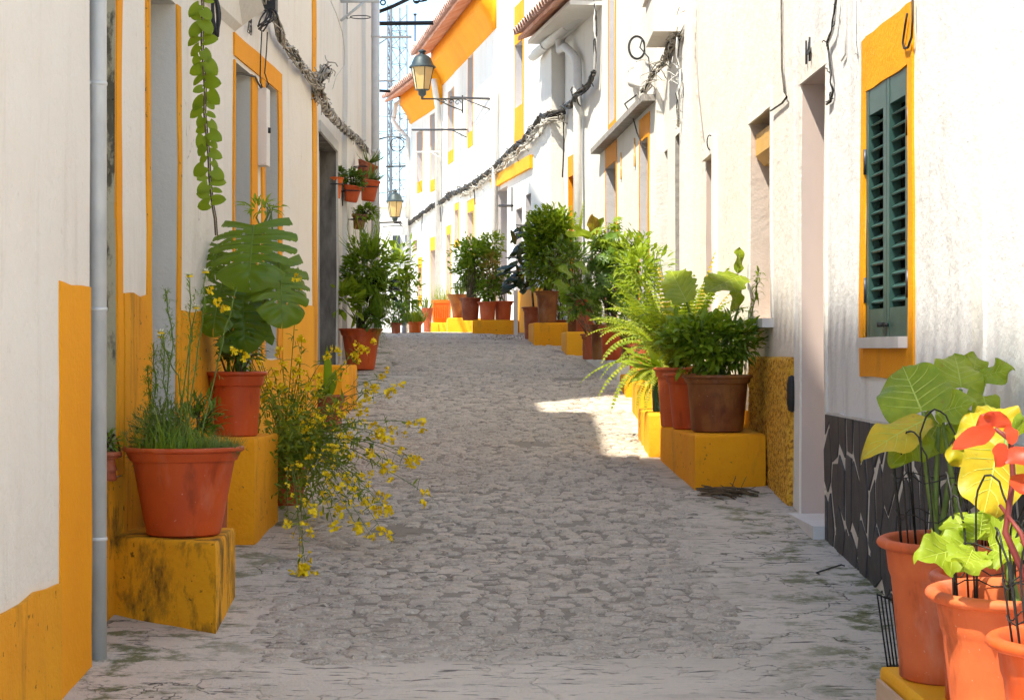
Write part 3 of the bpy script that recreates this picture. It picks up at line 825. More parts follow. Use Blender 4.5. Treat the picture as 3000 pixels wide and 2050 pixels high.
for k in range(2):
    a = ow[0] + .004 + k * wid; b = a + wid - .008
    m = MB()
    fbox(m, R1, a, a + .058, ow[2], ow[3], -.045, .004)
    fbox(m, R1, b - .058, b, ow[2], ow[3], -.045, .004)
    fbox(m, R1, a + .058, b - .058, ow[3] - .11, ow[3], -.043, .002)
    fbox(m, R1, a + .058, b - .058, ow[2], ow[2] + .12, -.043, .002)
    m.build("shutter_frame", SHUT, sh, smooth=False)
    n = 15; zz0, zz1 = ow[2] + .13, ow[3] - .12
    for i in range(n):
        z = zz0 + (zz1 - zz0) * (i + .5) / n
        pc = R1.pt((a + b) / 2, z, -.020, False)
        ax = R1.d; out = (R1.n * math.cos(.62) - Vector((0, 0, 1)) * math.sin(.62)); up = ax.cross(out)
        inst("slat", slat_me, sh, frame(pc, ax, out, up))
for (a, zc) in ((ow[0] + .0, 2.50), (ow[0] + .0, 1.86), (ow[1] - .0, 2.42), (ow[1] - .0, 1.86)):
    m = MB(); cc = R1.pt(a, zc, .008, False); m.tube([cc - Vector((0, 0, .055)), cc + Vector((0, 0, .055))], 0.008, 8)
    m.build("hinge", simple("hinge_grey", (0.08, 0.08, 0.10), (0.05, 0.05, 0.06), 0.4, 20, 0, 40, 0.5), sh)
m = MB(); cc = R1.pt((ow[0] + ow[1]) / 2, ow[2] + .05, .012, False); m.tube([cc - R1.d * .05, cc + R1.d * .05], .008, 6); m.tube([cc, cc + R1.n * .03], .012, 6); m.build("latch", BLACKM, sh)
# slate base: mortar bed and one piece for each stone
mo = band(R1, R1.u(3300) if R1.u(3300) > 0 else 0.1, R1.u(2424), 0.1, 1.30, MORTAR, r1, "mortar_bed", 0.010, 0.01)
uA, uB = max(0.4, R1.u(3200)), R1.u(2425)
ASP = 0.58                                            # shards stand upright
seeds = []
for k in range(4000):
    c_ = (U(uA, uB), U(.15, 1.30) * ASP)
    if all((c_[0] - q[0]) ** 2 + (c_[1] - q[1]) ** 2 > .135 ** 2 for q in seeds): seeds.append(c_)
def clip(poly, m, nrm_):
    out = []
    for a in range(len(poly)):
        p, q = poly[a], poly[(a + 1) % len(poly)]
        dp, dq = (p[0] - m[0]) * nrm_[0] + (p[1] - m[1]) * nrm_[1], (q[0] - m[0]) * nrm_[0] + (q[1] - m[1]) * nrm_[1]
        if dp <= 0: out.append(p)
        if dp * dq < 0:
            t = dp / (dp - dq); out.append((p[0] + (q[0] - p[0]) * t, p[1] + (q[1] - p[1]) * t))
    return out
for a_, sd_ in enumerate(seeds):
    poly = [(uA, .1 * ASP), (uB, .1 * ASP), (uB, 1.288 * ASP), (uA, 1.288 * ASP)]
    for b_, o_ in enumerate(seeds):
        if a_ == b_: continue
        dx, dy = o_[0] - sd_[0], o_[1] - sd_[1]; L_ = math.hypot(dx, dy)
        if L_ > .5: continue
        gp = .005 + .011 * (nz(sd_[0] * 9 + o_[0] * 9, sd_[1] * 9 + o_[1] * 9, 3) > .12) + U(0, .003)
        m_ = ((sd_[0] + o_[0]) / 2 - dx / L_ * gp, (sd_[1] + o_[1]) / 2 - dy / L_ * gp)
        poly = clip(poly, m_, (dx / L_ + U(-.10, .10), dy / L_ + U(-.10, .10)))
        if len(poly) < 3: break
    if len(poly) < 3: continue
    pts = [(p[0], p[1] / ASP) for p in poly]
    m = MB(); n = len(pts)
    cu = sum(q[0] for q in pts) / n; cz = sum(q[1] for q in pts) / n
    off = U(.0115, .0165); ta, tb = U(-.03, .03), U(-.012, .012)
    v0 = [R1.pt(q[0], q[1], .004) for q in pts]
    v1 = [R1.pt(q[0], q[1], off + (q[0] - cu) * ta + (q[1] - cz) * tb) for q in pts]
    v2 = [R1.pt(cu + (q[0] - cu) * .95, cz + (q[1] - cz) * .98, off + .002 + (q[0] - cu) * ta + (q[1] - cz) * tb) for q in pts]
    fs = [(r*n+i, r*n+(i+1)%n, (r+1)*n+(i+1)%n, (r+1)*n+i) for r in range(2) for i in range(n)] + [tuple(2*n+i for i in range(n))]
    m.add(v0 + v1 + v2, [tuple(reversed(f)) for f in fs])
    m.build("slate", SLATE, r1, smooth=False)

R2 = Facade((RX(11.0) + .004, 11.0), (RX(16.0) + .004, 16.0), 'R')
r2 = thing("house", (1.45, 13, g(13)), "cream house with a recessed roller blind window and a rough yellow pebbled base", "house")
oww = (R2.u(2261), R2.u(2199), 1.785, 3.0)
od2 = (R2.u(2098), R2.u(2070), g(15), 2.99)
wall(R2, 0.4, 7.2, [oww, od2], CREAM, r2, 4.5)
PINKREV = plaster("reveal_pink", (0.64, 0.53, 0.47), (0.60, 0.46, 0.38), (0.50, 0.36, 0.26), 0.3, 0.3, False)
opening(R2, oww, r2, PINKREV, GLASSD, 0.30, "window")
opening(R2, od2, r2, MARBLE, DOORW, 0.30)
mfr = MB()
strip(mfr, R2, oww[1], oww[1] + .045, oww[2], oww[3], .012, .003)
strip(mfr, R2, oww[0] - .045, oww[0], oww[2], oww[3], .012, .003)
strip(mfr, R2, oww[0] - .045, oww[1] + .045, oww[3], oww[3] + .11, .014, .003)
autosmooth(mfr.build("window_surround", WHITE3, r2), 35)
mfr = MB()
strip(mfr, R2, od2[0] - .12, od2[0], od2[2], od2[3] + .12, .03, .003)
strip(mfr, R2, od2[0], od2[1] + .04, od2[3], od2[3] + .12, .03, .003)
autosmooth(mfr.build("door_surround", WHITE3, r2), 35)
m = MB(); fbox(m, R2, oww[0] - .04, oww[1] + .04, oww[2] - .055, oww[2] - .002, -.28, .06); m.build("window_sill", MARBLEW, r2, smooth=False)
BLINDM = simple("blind_box_ochre", (0.72, 0.43, 0.12), (0.66, 0.38, 0.10), 0.55, 3)
m = MB()
pr = [(-.26, 0), (.0, 0), (.0, -.13), (-.05, -.19), (-.26, -.19)]
v = [R2.pt(a, oww[3] - .07 + q[1], q[0] - .03, False) for a in (oww[0] + .01, oww[1] - .01) for q in pr]
m.add(v, [(0, 1, 6, 5), (1, 2, 7, 6), (2, 3, 8, 7), (3, 4, 9, 8), (4, 0, 5, 9), (4, 3, 2, 1, 0), (5, 6, 7, 8, 9)])
m.build("roller_blind_box", BLINDM, r2, smooth=False)
# roughcast base: dense, really uneven
m = MB(); ua, ub = 0.03, R2.u(2205); za, zb = 0.6, R2.z(2300, 1045)
nu, nzz = 90, 80
for i in range(nu + 1):
    for j in range(nzz + 1):
        u = ua + (ub - ua) * i / nu; z = za + (zb - za) * j / nzz
        e = .028 + .011 * nz(u * 30, z * 30, 1) + .006 * nz(u * 70, z * 70, 2)
        if i in (0, nu): e = 0
        if j in (nzz,): e = 0.002
        m.v.append(R2.pt(u, z, e))
m.f = [(i*(nzz+1)+j, i*(nzz+1)+j+1, (i+1)*(nzz+1)+j+1, (i+1)*(nzz+1)+j) for i in range(nu) for j in range(nzz)]
m.build("roughcast_base", ROUGH, r2, smooth=True)
band(R2, R2.u(2200), R2.L - .01, .7, 1.22, YEL_LIT, r2, "painted_base", .010, .01)
m = MB(); a = R2.pt(0.02, R2.z(2340, 1155), .012)
m.lathe(a, [(0, -.10), (.02, -.09), (.028, -.05), (.028, .05), (.02, .09), (0, .10)], 10); m.build("meter_cover", BLACKM, r2)

R3 = Facade((RX(16.0) + .02, 16.0), (RX(18.6) + .02, 18.6), 'R')
r3 = thing("house", (1.4, 17.3, g(17.3)), "narrow white house with two thin stone-lined openings under a projecting white box", "house")
oa = (R3.u(1991), R3.u(1978), g(17), R3.z(1978, 402))
ob = (R3.u(1955), R3.u(1942), g(18), R3.z(1942, 450))
wall(R3, 0.6, 7.4, [oa, ob], WHITE3, r3, 4.5)
STONEJ = simple("grey_stone_jamb", (0.42, 0.38, 0.35), (0.28, 0.25, 0.23), 0.8, 14, 0.5, 30)
opening(R3, oa, r3, STONEJ, DOORW, 0.3); opening(R3, ob, r3, STONEJ, DOORW, 0.3)
a0_ = at(1922, 95, 17.0); m = MB()
m.box((1.17, 16.98, 4.24), (1.44, 17.9, 4.62)); m.box((1.14, 16.95, 4.60), (1.44, 17.95, 4.66))
m.build("projecting_box", CREAM, r3, smooth=False)

R4 = Facade((1.31, 18.6), (1.03, 23.8), 'R')
r4 = thing("house", (1.2, 21, g(21)), "white house with yellow-topped doorways under a long thin stone ledge", "house")
o4a = (R4.u(1901), R4.u(1876), g(20), R4.z(1876, 420))
o4b = (R4.u(1805), R4.u(1777), g(23), R4.z(1777, 495))
o4c = (R4.u(1804), R4.u(1785), 4.10, 6.6)
wall(R4, 0.7, 7.6, [o4a, o4b, o4c], WHITE3, r4, 4.5)
LAV = plaster("reveal_lavender", (0.58, 0.54, 0.54), (0.52, 0.48, 0.49), (0.4, 0.37, 0.36), 0.25, 0.3, False)
for oo, kk in ((o4a, "door"), (o4b, "door"), (o4c, "window")):
    opening(R4, oo, r4, LAV, DOORW, 0.25, kk)
surround(R4, o4a, r4, YEL, 0.10, 0.03, 0.22); surround(R4, o4b, r4, YEL, 0.09, 0.03, 0.22)
surround(R4, o4c, r4, YEL, 0.09, 0.03, 0.0, 0.22)
m = MB()
for i in range(4):
    a = R4.pt(o4c[0] + (o4c[1] - o4c[0]) * (i + .5) / 4, 4.12, -.06, False); m.tube([a, a + Vector((0, 0, 1.5))], .012, 6)
m.build("window_bars", CABLEW, r4)
m = MB(); fbox(m, R4, R4.u(1920), R4.L - .02, 3.87, 3.93, -.02, .12); m.build("stone_ledge", STONEJ, r4, smooth=False)
# oar-shaped wall ornaments
for i, (a, b, c_) in enumerate(((1821, 447, 525), (1862, 405, 488))):
    u_ = R4.u(a); z0_, z1_ = R4.z(a, c_), R4.z(a, b)
    th_ = thing("wall_ornament", R4.pt(u_, z0_, 0), ("small ochre oar-shaped wall ornament beside the second yellow doorway from the stone-lined openings" if i == 0 else "small ochre oar-shaped wall ornament beside the doorway nearest the stone-lined openings"), "ornament", None)
    m = MB(); hh = z1_ - z0_
    for (w0, w1, t0, t1) in ((.03, .035, 0, .1), (.035, .03, .1, .36), (.03, .008, .36, .46), (.008, .008, .46, 1.0)):
        q = [R4.pt(u_ - w0, z0_ + hh * t0, .004), R4.pt(u_ + w0, z0_ + hh * t0, .004), R4.pt(u_ + w1, z0_ + hh * t1, .004), R4.pt(u_ - w1, z0_ + hh * t1, .004)]
        q += [x + R4.n * .012 for x in q]
        m.add(q, [(0, 1, 5, 4), (1, 2, 6, 5), (2, 3, 7, 6), (3, 0, 4, 7), (4, 5, 6, 7)])
    m.build("oar", BLINDM, th_, smooth=False)

R5 = Facade((1.03, 23.8), (0.676, 26.16), 'R')
r5 = thing("house", (0.9, 25, g(25)), "white house with a low tiled eave, white gutter and yellow doorway", "house")
o5 = (R5.u(1702), R5.u(1668), g(25) - .1, R5.z(1668, 520))
wall(R5, 0.9, 8.2, [o5], WHITE3, r5, 3.5)
opening(R5, o5, r5, YEL, YEL, 0.22)
surround(R5, o5, r5, YEL, 0.0, 0.04, 0.26)
tile_me = bpy.data.meshes.new("roof_tile")
tv = []; K = 8
for y in (0.0, 0.42):
    for r_ in (.088, .072):
        for i in range(K + 1):
            a = math.pi * i / K
            tv.append((math.cos(a) * r_ * (1 - y * .25), y, math.sin(a) * r_ * (1 - y * .25)))
n1 = K + 1; tf = []
for i in range(K):
    tf += [(i, 2*n1+i, 2*n1+i+1, i+1), (n1+i, n1+i+1, 3*n1+i+1, 3*n1+i), (i, i+1, n1+i+1, n1+i)]
tile_me.from_pydata(tv, [], tf); tile_me.materials.append(ROOFP)
def eave_roof(fac, u0, u1, z, over, back, pitch, parent, rows=3, under=ROOFT, slab_mat=ROOFT):
    ro_ = MB()
    tz = math.tan(pitch)
    a = [fac.pt(u0, z - over * tz, over, False), fac.pt(u1, z - over * tz, over, False), fac.pt(u1, z + back * tz, -back, False), fac.pt(u0, z + back * tz, -back, False)]
    b = [x + Vector((0, 0, .05)) for x in a]
    ro_.add(a + b, [(0, 1, 2, 3), (7, 6, 5, 4), (0, 4, 5, 1), (1, 5, 6, 2), (2, 6, 7, 3), (3, 7, 4, 0)])
    rf = ro_.build("roof", slab_mat, parent, smooth=False)
    slope = (-fac.n * math.cos(pitch) + Vector((0, 0, 1)) * math.sin(pitch))
    nrm = fac.d.cross(slope); nrm = nrm if nrm.z > 0 else -nrm
    k = 0; u = u0 + .09
    while u < u1 - .05:
        for r_ in range(rows):
            base = fac.pt(u, z - over * tz + .05, over + .05, False) + slope * (.36 * r_) + nrm * (.012 * (1 if r_ else 1))
            inst("roof_tile", tile_me, rf, frame(base, fac.d, slope, nrm) @ Matrix.Rotation(U(-.03, .03), 4, 'Z'))
        u += .186; k += 1
    return rf
for fac_, z_, par_ in LEFT_EAVES:
    eave_roof(fac_, 0, fac_.L, z_, .10, 2.5, .35, par_, 2)
zg = EYE + (CY - 48) / F * 24.5
eave_roof(R5, -0.25, R5.L + .6, zg + .22, .52, .3, .35, r5, 2)
SOFF = MB(); fbox(SOFF, R5, -.2, R5.L + .5, zg - .02, zg + .03, 0, .40); SOFF.build("soffit", WHITE3, r5, smooth=False)
ga, gb = at(1702, 40, 24.6), at(1561, 163, 27.0)
gt = thing("gutter", ga, "white half-round gutter with downpipe under the low tiled eave", "gutter")
m = MB(); dirg = (gb - ga).normalized(); sideg = dirg.cross(Vector((0, 0, 1))).normalized()
def gut(r_):
    vs = []
    for pp in (ga, gb):
        for i in range(9):
            a = math.pi + math.pi * i / 8
            vs.append(pp + sideg * math.cos(a) * r_ + Vector((0, 0, math.sin(a) * r_)))
    return vs
vs = gut(.075) + gut(.066)
fs = []
for i in range(8): fs += [(i, i+1, 10+i, 9+i), (18+i, 27+i, 28+i, 19+i), (i, 18+i, 19+i, i+1), (9+i, 10+i, 28+i, 27+i)]
fs += [(0, 9, 27, 18), (8, 26, 35, 17)]
m.add(vs, fs); m.build("trough", CABLEW, gt)
for f_ in (.25, .7):
    c = ga.lerp(gb, f_); mm = MB(); mm.tube([c + sideg * math.cos(a) * .079 + Vector((0, 0, math.sin(a) * .079)) for a in [math.pi + math.pi * i / 10 for i in range(11)]], .008, 6); mm.build("bracket", CABLEW, gt)
c1 = at(1640, 118, 25.6); w0 = R5.px(1712, 175, .08)
pth = [c1, c1 - Vector((0, 0, .12)), c1.lerp(R5.px(1690, 160, .08), .5), R5.px(1700, 162, .08), R5.px(1710, 178, .08), R5.px(1713, 210, .08)]
zlast = pth[-1]
m = MB(); m.tube(pth + [Vector((zlast.x, zlast.y, g(zlast.y)))], .055, 12); m.build("downpipe", CABLEW, gt)

RD = Facade((0.50, 26.2), (-0.232, 30.95), 'R')
rd = thing("house", (0.2, 28.5, g(28.5)), "white house with a tall upper window in yellow and a long yellow beam", "house")
oD1 = (RD.u(1530), RD.u(1512), g(27), RD.z(1512, 615)); oD2 = (RD.u(1555), RD.u(1540), g(27), RD.z(1540, 572))
oD3 = (RD.u(1532), RD.u(1510), RD.z(1510, 320), RD.z(1510, 135))
oD4 = (RD.u(1487), RD.u(1458), g(29), RD.z(1458, 560))
wall(RD, 1.2, 8.8, [oD1, oD2, oD3, oD4], WHITE3, rd, 4.0)
for oo, kk in ((oD1, "door"), (oD2, "window"), (oD3, "window"), (oD4, "door")): opening(RD, oo, rd, LAV, DOORW, 0.2, kk)
surround(RD, oD3, rd, YEL, 0.10, 0.03, 0.55, 0.6)
band(RD, RD.u(1561), RD.u(1449), RD.z(1500, 525), RD.z(1500, 489), YEL_LIT, rd, "yellow_beam", .05, .01)
band(RD, .05, RD.u(1517), g(26.2) - .1, RD.z(1540, 850), YEL, rd, "painted_base", .012, .02)
# end wall facing the camera is part of the shell; drainpipe
c = RD.px(1462, 300, .06)
d3 = thing("drainpipe", (c.x, c.y, g(c.y)), "white painted drainpipe between the yellow beam house and the tiled cornice house", "drainpipe")
m = MB(); m.tube([(c.x, c.y, g(c.y)), (c.x, c.y, 4.9), (c.x + .02, c.y - .02, 5.4), (c.x + .1, c.y - .04, 5.6), (c.x + .1, c.y - .04, 8.6)], .05, 10); m.build("pipe", CABLEW, d3)

RE = Facade((-0.232, 30.95), (-1.275, 37.7), 'R')
re_ = thing("house", (-.8, 34, g(34)), "white house with deep yellow cornice and tiled eave, holding the street lantern", "house")
def e_ops(fac, L):
    return [(fac.u(a), fac.u(b), fac.z(b, bot), fac.z(b, top)) for a, b, top, bot in L]
eo = e_ops(RE, [(1385, 1372, 172, 392), (1329, 1314, 270, 448), (1388, 1371, 625, 960), (1343, 1333, 618, 706), (1321, 1309, 690, 960)])
wall(RE, 1.5, 6.75, eo, WHITE3, re_, 5.0)
for i, oo in enumerate(eo): opening(RE, oo, re_, LAV if i < 2 else PINKREV, DOORW, 0.2, "window" if i in (0, 1, 3) else "door")
for i, oo in enumerate(eo): surround(RE, oo, re_, YEL_LIT if i > 1 else YEL, .05 if i < 2 else .10, .03, (.0, .0, .2, .12, .16)[i], (.25, .22, 0, .12, 0)[i])
def cornice(fac, u0, u1, zb, parent):
    mb_ = MB()
    prof = [(0.0, 0.0), (0.03, 0.02), (0.05, .10), (.11, .22), (.19, .34), (.22, .40), (.22, .595), (0, .69)]
    us = spans(u0, u1, [], .5); n = len(prof)
    for u in us:
        for o_, z in prof: mb_.v.append(fac.pt(u, zb + z, o_, False))
    mb_.f = [(i*n+k, (i+1)*n+k, (i+1)*n+k+1, i*n+k+1) for i in range(len(us)-1) for k in range(n-1)]
    mb_.f += [tuple(range(n)), tuple(reversed([(len(us)-1)*n+k for k in range(n)]))]
    return mb_.build("cornice", YEL, parent)
zc1 = RE.z(1453, 84)
cornice(RE, 0, RE.L, zc1, re_)
eave_roof(RE, 0, RE.L + .05, zc1 + .70, .52, 3.2, .42, re_, 4)

R6 = Facade((-1.275, 37.7), (-2.04, 41.2), 'R')
r6 = thing("house", (-1.7, 39.5, g(39)), "farthest white house on the sunny side with yellow cornice and chimney", "house")
eo = e_ops(R6, [(1275, 1261, 338, 530), (1237, 1223, 388, 535), (1280, 1262, 735, 960), (1235, 1225, 785, 868), (1222, 1210, 705, 740)])
wall(R6, 1.5, 6.4, eo, WHITE3, r6, 5.0)
for i, oo in enumerate(eo): opening(R6, oo, r6, LAV if i < 2 else PINKREV, DOORW, 0.2, "door" if i == 2 else "window")
for i, oo in enumerate(eo[:4]): surround(R6, oo, r6, YEL_LIT if i > 1 else YEL, .05, .02, (0, 0, .25, .2)[i], (.22, .22, 0, .2)[i])
zc2 = R6.z(1285, 312)
cornice(R6, 0, R6.L, zc2, r6)
rf6 = eave_roof(R6, 0, R6.L + .05, zc2 + .66, .52, 3.2, .42, r6, 4)
m = MB(); a = at(1215, 138, 42.5); b = at(1285, 200, 42.5)
m.box((a.x, 42.2, zc2 + .8), (b.x, 42.9, a.z)); m.box((a.x - .04, 42.16, a.z), (b.x + .04, 42.94, a.z + .06)); m.build("chimney", CREAM, rf6, smooth=False)
c = RE.px(1296, 300, .08)
d4 = thing("drainpipe", (c.x, c.y, g(c.y)), "white painted drainpipe between the two houses with yellow cornices", "drainpipe")
m = MB(); top = at(1272, 232, 37.4)
m.tube([(c.x, c.y, g(c.y)), (c.x, c.y, c.z - .1), top - Vector((0, 0, .1)), top], .055, 10); m.build("pipe", CABLEW, d4)
c = R6.pt(R6.L - .05, 0, .06)
d5 = thing("drainpipe", (c.x, c.y, g(c.y)), "white drainpipe with a bent neck at the far corner of the farthest cornice house", "drainpipe")
e1, e2, e3 = at(1160, 305, 41.2), at(1152, 355, 41.2), at(1195, 405, 41.2)
m = MB(); m.tube([at(1200, 298, 41.0), at(1170, 300, 41.2), e1, e2, at(1165, 375, 41.2), e3, Vector((e3.x, e3.y, g(41)))], .05, 10); m.build("pipe", CABLEW, d5)

# far house closing the view
fh = thing("house", (-3.6, 62, g(60)), "pale far house closing the street beyond the brow, below the antenna masts", "house")
m = MB(); a = at(1050, 607, 62); b = at(1230, 607, 62)
m.box((a.x - 2, 62, 1.0), (b.x, 68, a.z)); m.build("wall", CREAM, fh, smooth=False)
m = MB(); m.box((a.x - 2.1, 61.85, a.z), (b.x + .1, 68.1, a.z + .12)); m.build("parapet", WHITE3, fh, smooth=False)
wa, wb = at(1176, 600, 60.5), at(1190, 655, 60.5)
m = MB(); m.box((at(1150, 0, 61.9).x, 61.9, at(0, 760, 61.9).z), (at(1172, 0, 61.9).x, 61.98, at(0, 690, 61.9).z)); m.build("window", GLASSD, fh, smooth=False)

# ================================================================== plinths
def plinth(name, plan, z1, mat, label, group=None, sub=0.0):
    cx = sum(p[0] for p in plan) / len(plan); cy = sum(p[1] for p in plan) / len(plan)
    t = thing(name, (cx, cy, g(cy)), label, "plinth", group)
    mb_ = MB()
    # refine the plan so that faces can wander
    pl = []
    n = len(plan)
    for i in range(n):
        a, b = Vector(plan[i]), Vector(plan[(i + 1) % n])
        k = max(1, int((b - a).length / .12))
        for q in range(k):
            p_ = a.lerp(b, q / k); pl.append((p_.x + .006 * nz(p_.x * 6, p_.y * 6, z1) * (q > 0), p_.y + .010 * nz(p_.x * 6, p_.y * 6, z1 + 5) * (q > 0)))
    mb_.prism(pl, lambda p_: g(p_[1]) - .06, z1, .020)
    o = mb_.build("block", mat, t)
    autosmooth(o, 45)
    return t
plinth("plinth", [(-1.12, 7.74), (-1.145, 8.47), (-1.60, 8.50), (-1.575, 8.08)], 0.867, YEL_D, "mould-stained yellow masonry plinth under the big orange pot, beside the drainpipe")
plinth("plinth", [(-1.227, 9.75), (-1.20, 10.50), (-1.478, 10.50), (-1.505, 9.75)], 1.175, YEL_P, "tall narrow yellow plinth carrying the monstera pot")
plinth("plinth", [(-1.314, 15.8), (-1.26, 16.65), (-1.70, 16.65), (-1.66, 15.8)], 1.48, YEL_P, "orange-yellow plinth behind the yellow flowering mustard, below the set-back house")
plinth("plinth", [(1.04, 11.64), (1.462, 11.80), (1.44, 13.05), (0.945, 13.05)], 1.118, YEL_P, "wide orange-yellow plinth with a brown pot and two orange pots")
plinth("plinth", [(0.885, 13.2), (1.43, 13.2), (1.42, 14.3), (0.88, 14.3)], 1.192, YEL_LIT, "low yellow plinth carrying the green pot")
plinth("plinth", [(0.955, 15.2), (1.39, 15.2), (1.37, 16.2), (0.95, 16.2)], 1.345, YEL_LIT, "pale yellow plinth behind the green pot, under the ferns")
plinth("plinth", [(0.965, 17.4), (1.35, 17.4), (1.33, 18.2), (0.96, 18.2)], 1.385, YEL_P, "small orange plinth between the ferns and the white ledge")
plinth("plinth", [(0.985, 19.2), (1.29, 19.2), (1.16, 21.9), (0.752, 21.9)], 1.50, WHITE3, "long low white ledge under the schefflera pots")
plinth("plinth", [(0.597, 22.3), (1.09, 22.3), (1.03, 23.3), (0.56, 23.3)], 1.80, YEL_LIT, "yellow plinth with two dark red pots, next to the white ledge")
plinth("plinth", [(0.26, 24.0), (0.97, 24.0), (0.83, 24.9), (0.20, 24.9)], 1.92, YEL_P, "yellow plinth under the round green bush and brown pot")
plinth("plinth", [(-0.52, 27.3), (0.02, 27.3), (0.10, 28.0), (-0.54, 28.0)], 2.00, YEL_P, "yellow plinth with a row of rose-coloured pots, left of the pale post")
plinth("plinth", [(-0.92, 29.3), (-0.56, 29.3), (-.25, 30.6), (-0.98, 30.6)], 2.06, YEL_LIT, "yellow plinth under the flared brown pots")
plinth("plinth", [(-1.28, 31.3), (-0.94, 31.3), (-.6, 32.4), (-1.34, 32.4)], 2.02, YEL_LIT, "low yellow plinth under the ribbed orange planter")
plinth("plinth", [(1.195, 4.2), (1.60, 4.2), (1.575, 6.62), (1.19, 6.62)], 0.585, YEL_LIT, "yellow ledge under the big salmon pots with wire cages")
# pale post beside the row of pots
a = at(1505, 960, 26.9)
ps = thing("post", (a.x + .02, 26.9, g(26.9)), "short pale plastered post at the corner beside the rose-coloured pots", "post")
m = MB(); m.prism([(a.x, 26.85), (a.x + .055, 26.85), (a.x + .055, 26.98), (a.x, 26.98)], g(26.9) - .05, at(0, 850, 26.9).z, .006); m.build("shaft", WHITE3, ps, smooth=False)

# ================================================================== pots and plants
def pot_profile(D, d, h, rim=.055, lip=.012, wall_=.012, style='band'):
    R0, r0 = D / 2, d / 2
    def rad(z): return r0 + (R0 - lip * 2.2 - r0) * (z / h)
    if style == 'band':
        pr = [(0.0, 0.004), (r0 * .9, 0.0), (r0, .008)]
        for k in range(1, 6): z = (h - rim) * k / 5; pr.append((rad(z), z))
        rb = rad(h - rim); st_ = max(.006, lip * .9)
        pr += [(rb, h - rim - .001), (rb + st_, h - rim + .001), (rb + st_ + .002, h - rim + .008), (R0 - lip * 1.15, h - .028), (R0 - lip * 1.1, h - .022), (R0 - .002, h - .018), (R0 + .002, h - .012), (R0 + .001, h - .004), (R0 - .005, h), (R0 - wall_ - lip, h - .002), (R0 - wall_ - lip - .004, h - .03), (r0 * 1.05, h * .35)]
    elif style == 'roll':
        pr = [(0.0, 0.004), (r0 * .9, 0.0), (r0, .008)]
        for k in range(1, 6): z = (h - rim * 2.0) * k / 5; pr.append((rad(z) * .97, z))
        rs_ = rad(h - rim * 2) * .97; pr += [(rs_ + .003, h - rim * 2 + .008), (rs_ + .008, h - rim * 2 + .022), (rs_ + .0095, h - rim * 2 + .034), (R0 - .030, h - rim * .75)]
        for k in range(11):
            a = -math.pi * .62 + math.pi * 1.45 * k / 10
            pr.append((R0 - .020 + .020 * math.cos(a), h - .016 + .016 * math.sin(a)))
        pr += [(R0 - .052, h - .03), (R0 - .06, h - .09), (r0, h * .4)]
    elif style == 'flare':
        pr = [(0.0, 0.004), (r0 * .9, 0.0), (r0, .008)]
        for k in range(1, 9): t = k / 8; pr.append((r0 + (R0 - r0) * (t ** 2.2), h * t))
        pr += [(R0 - .012, h), (R0 - .03, h - .05)]
    return pr
def potted(name, x, y, z, D, d, h, mat, label, style='band', group=None, rim=.055, tilt=None, soil_drop=.035, sq=0.0, soil=True, cat="potted plant"):
    t = thing(name, (x, y, z), label, cat, group)
    mb_ = MB(); mb_.lathe((x, y, z), pot_profile(D, d, h, rim, style=style), 36 if D > .35 else 24, tilt, sq)
    autosmooth(mb_.build("pot", mat, t), 32 if style == "band" else 70)
    if soil:
        mb_ = MB(); c = Vector((0, 0, h - soil_drop))
        if tilt: c = tilt @ c
        mb_.disc(Vector((x, y, z)) + c, (d / 2 + (D / 2 - .035 - d / 2) * (1 - soil_drop / h)) - .010 if style == 'roll' else D / 2 - .030, 20, tilt, .006); mb_.build("soil", SOIL, t)
    return t
def rdir(up=0.3):
    while True:
        v = Vector((U(-1, 1), U(-1, 1), U(-1, 1)))
        if .05 < v.length < 1: break
    v.normalize(); v.z += up
    return v.normalized()
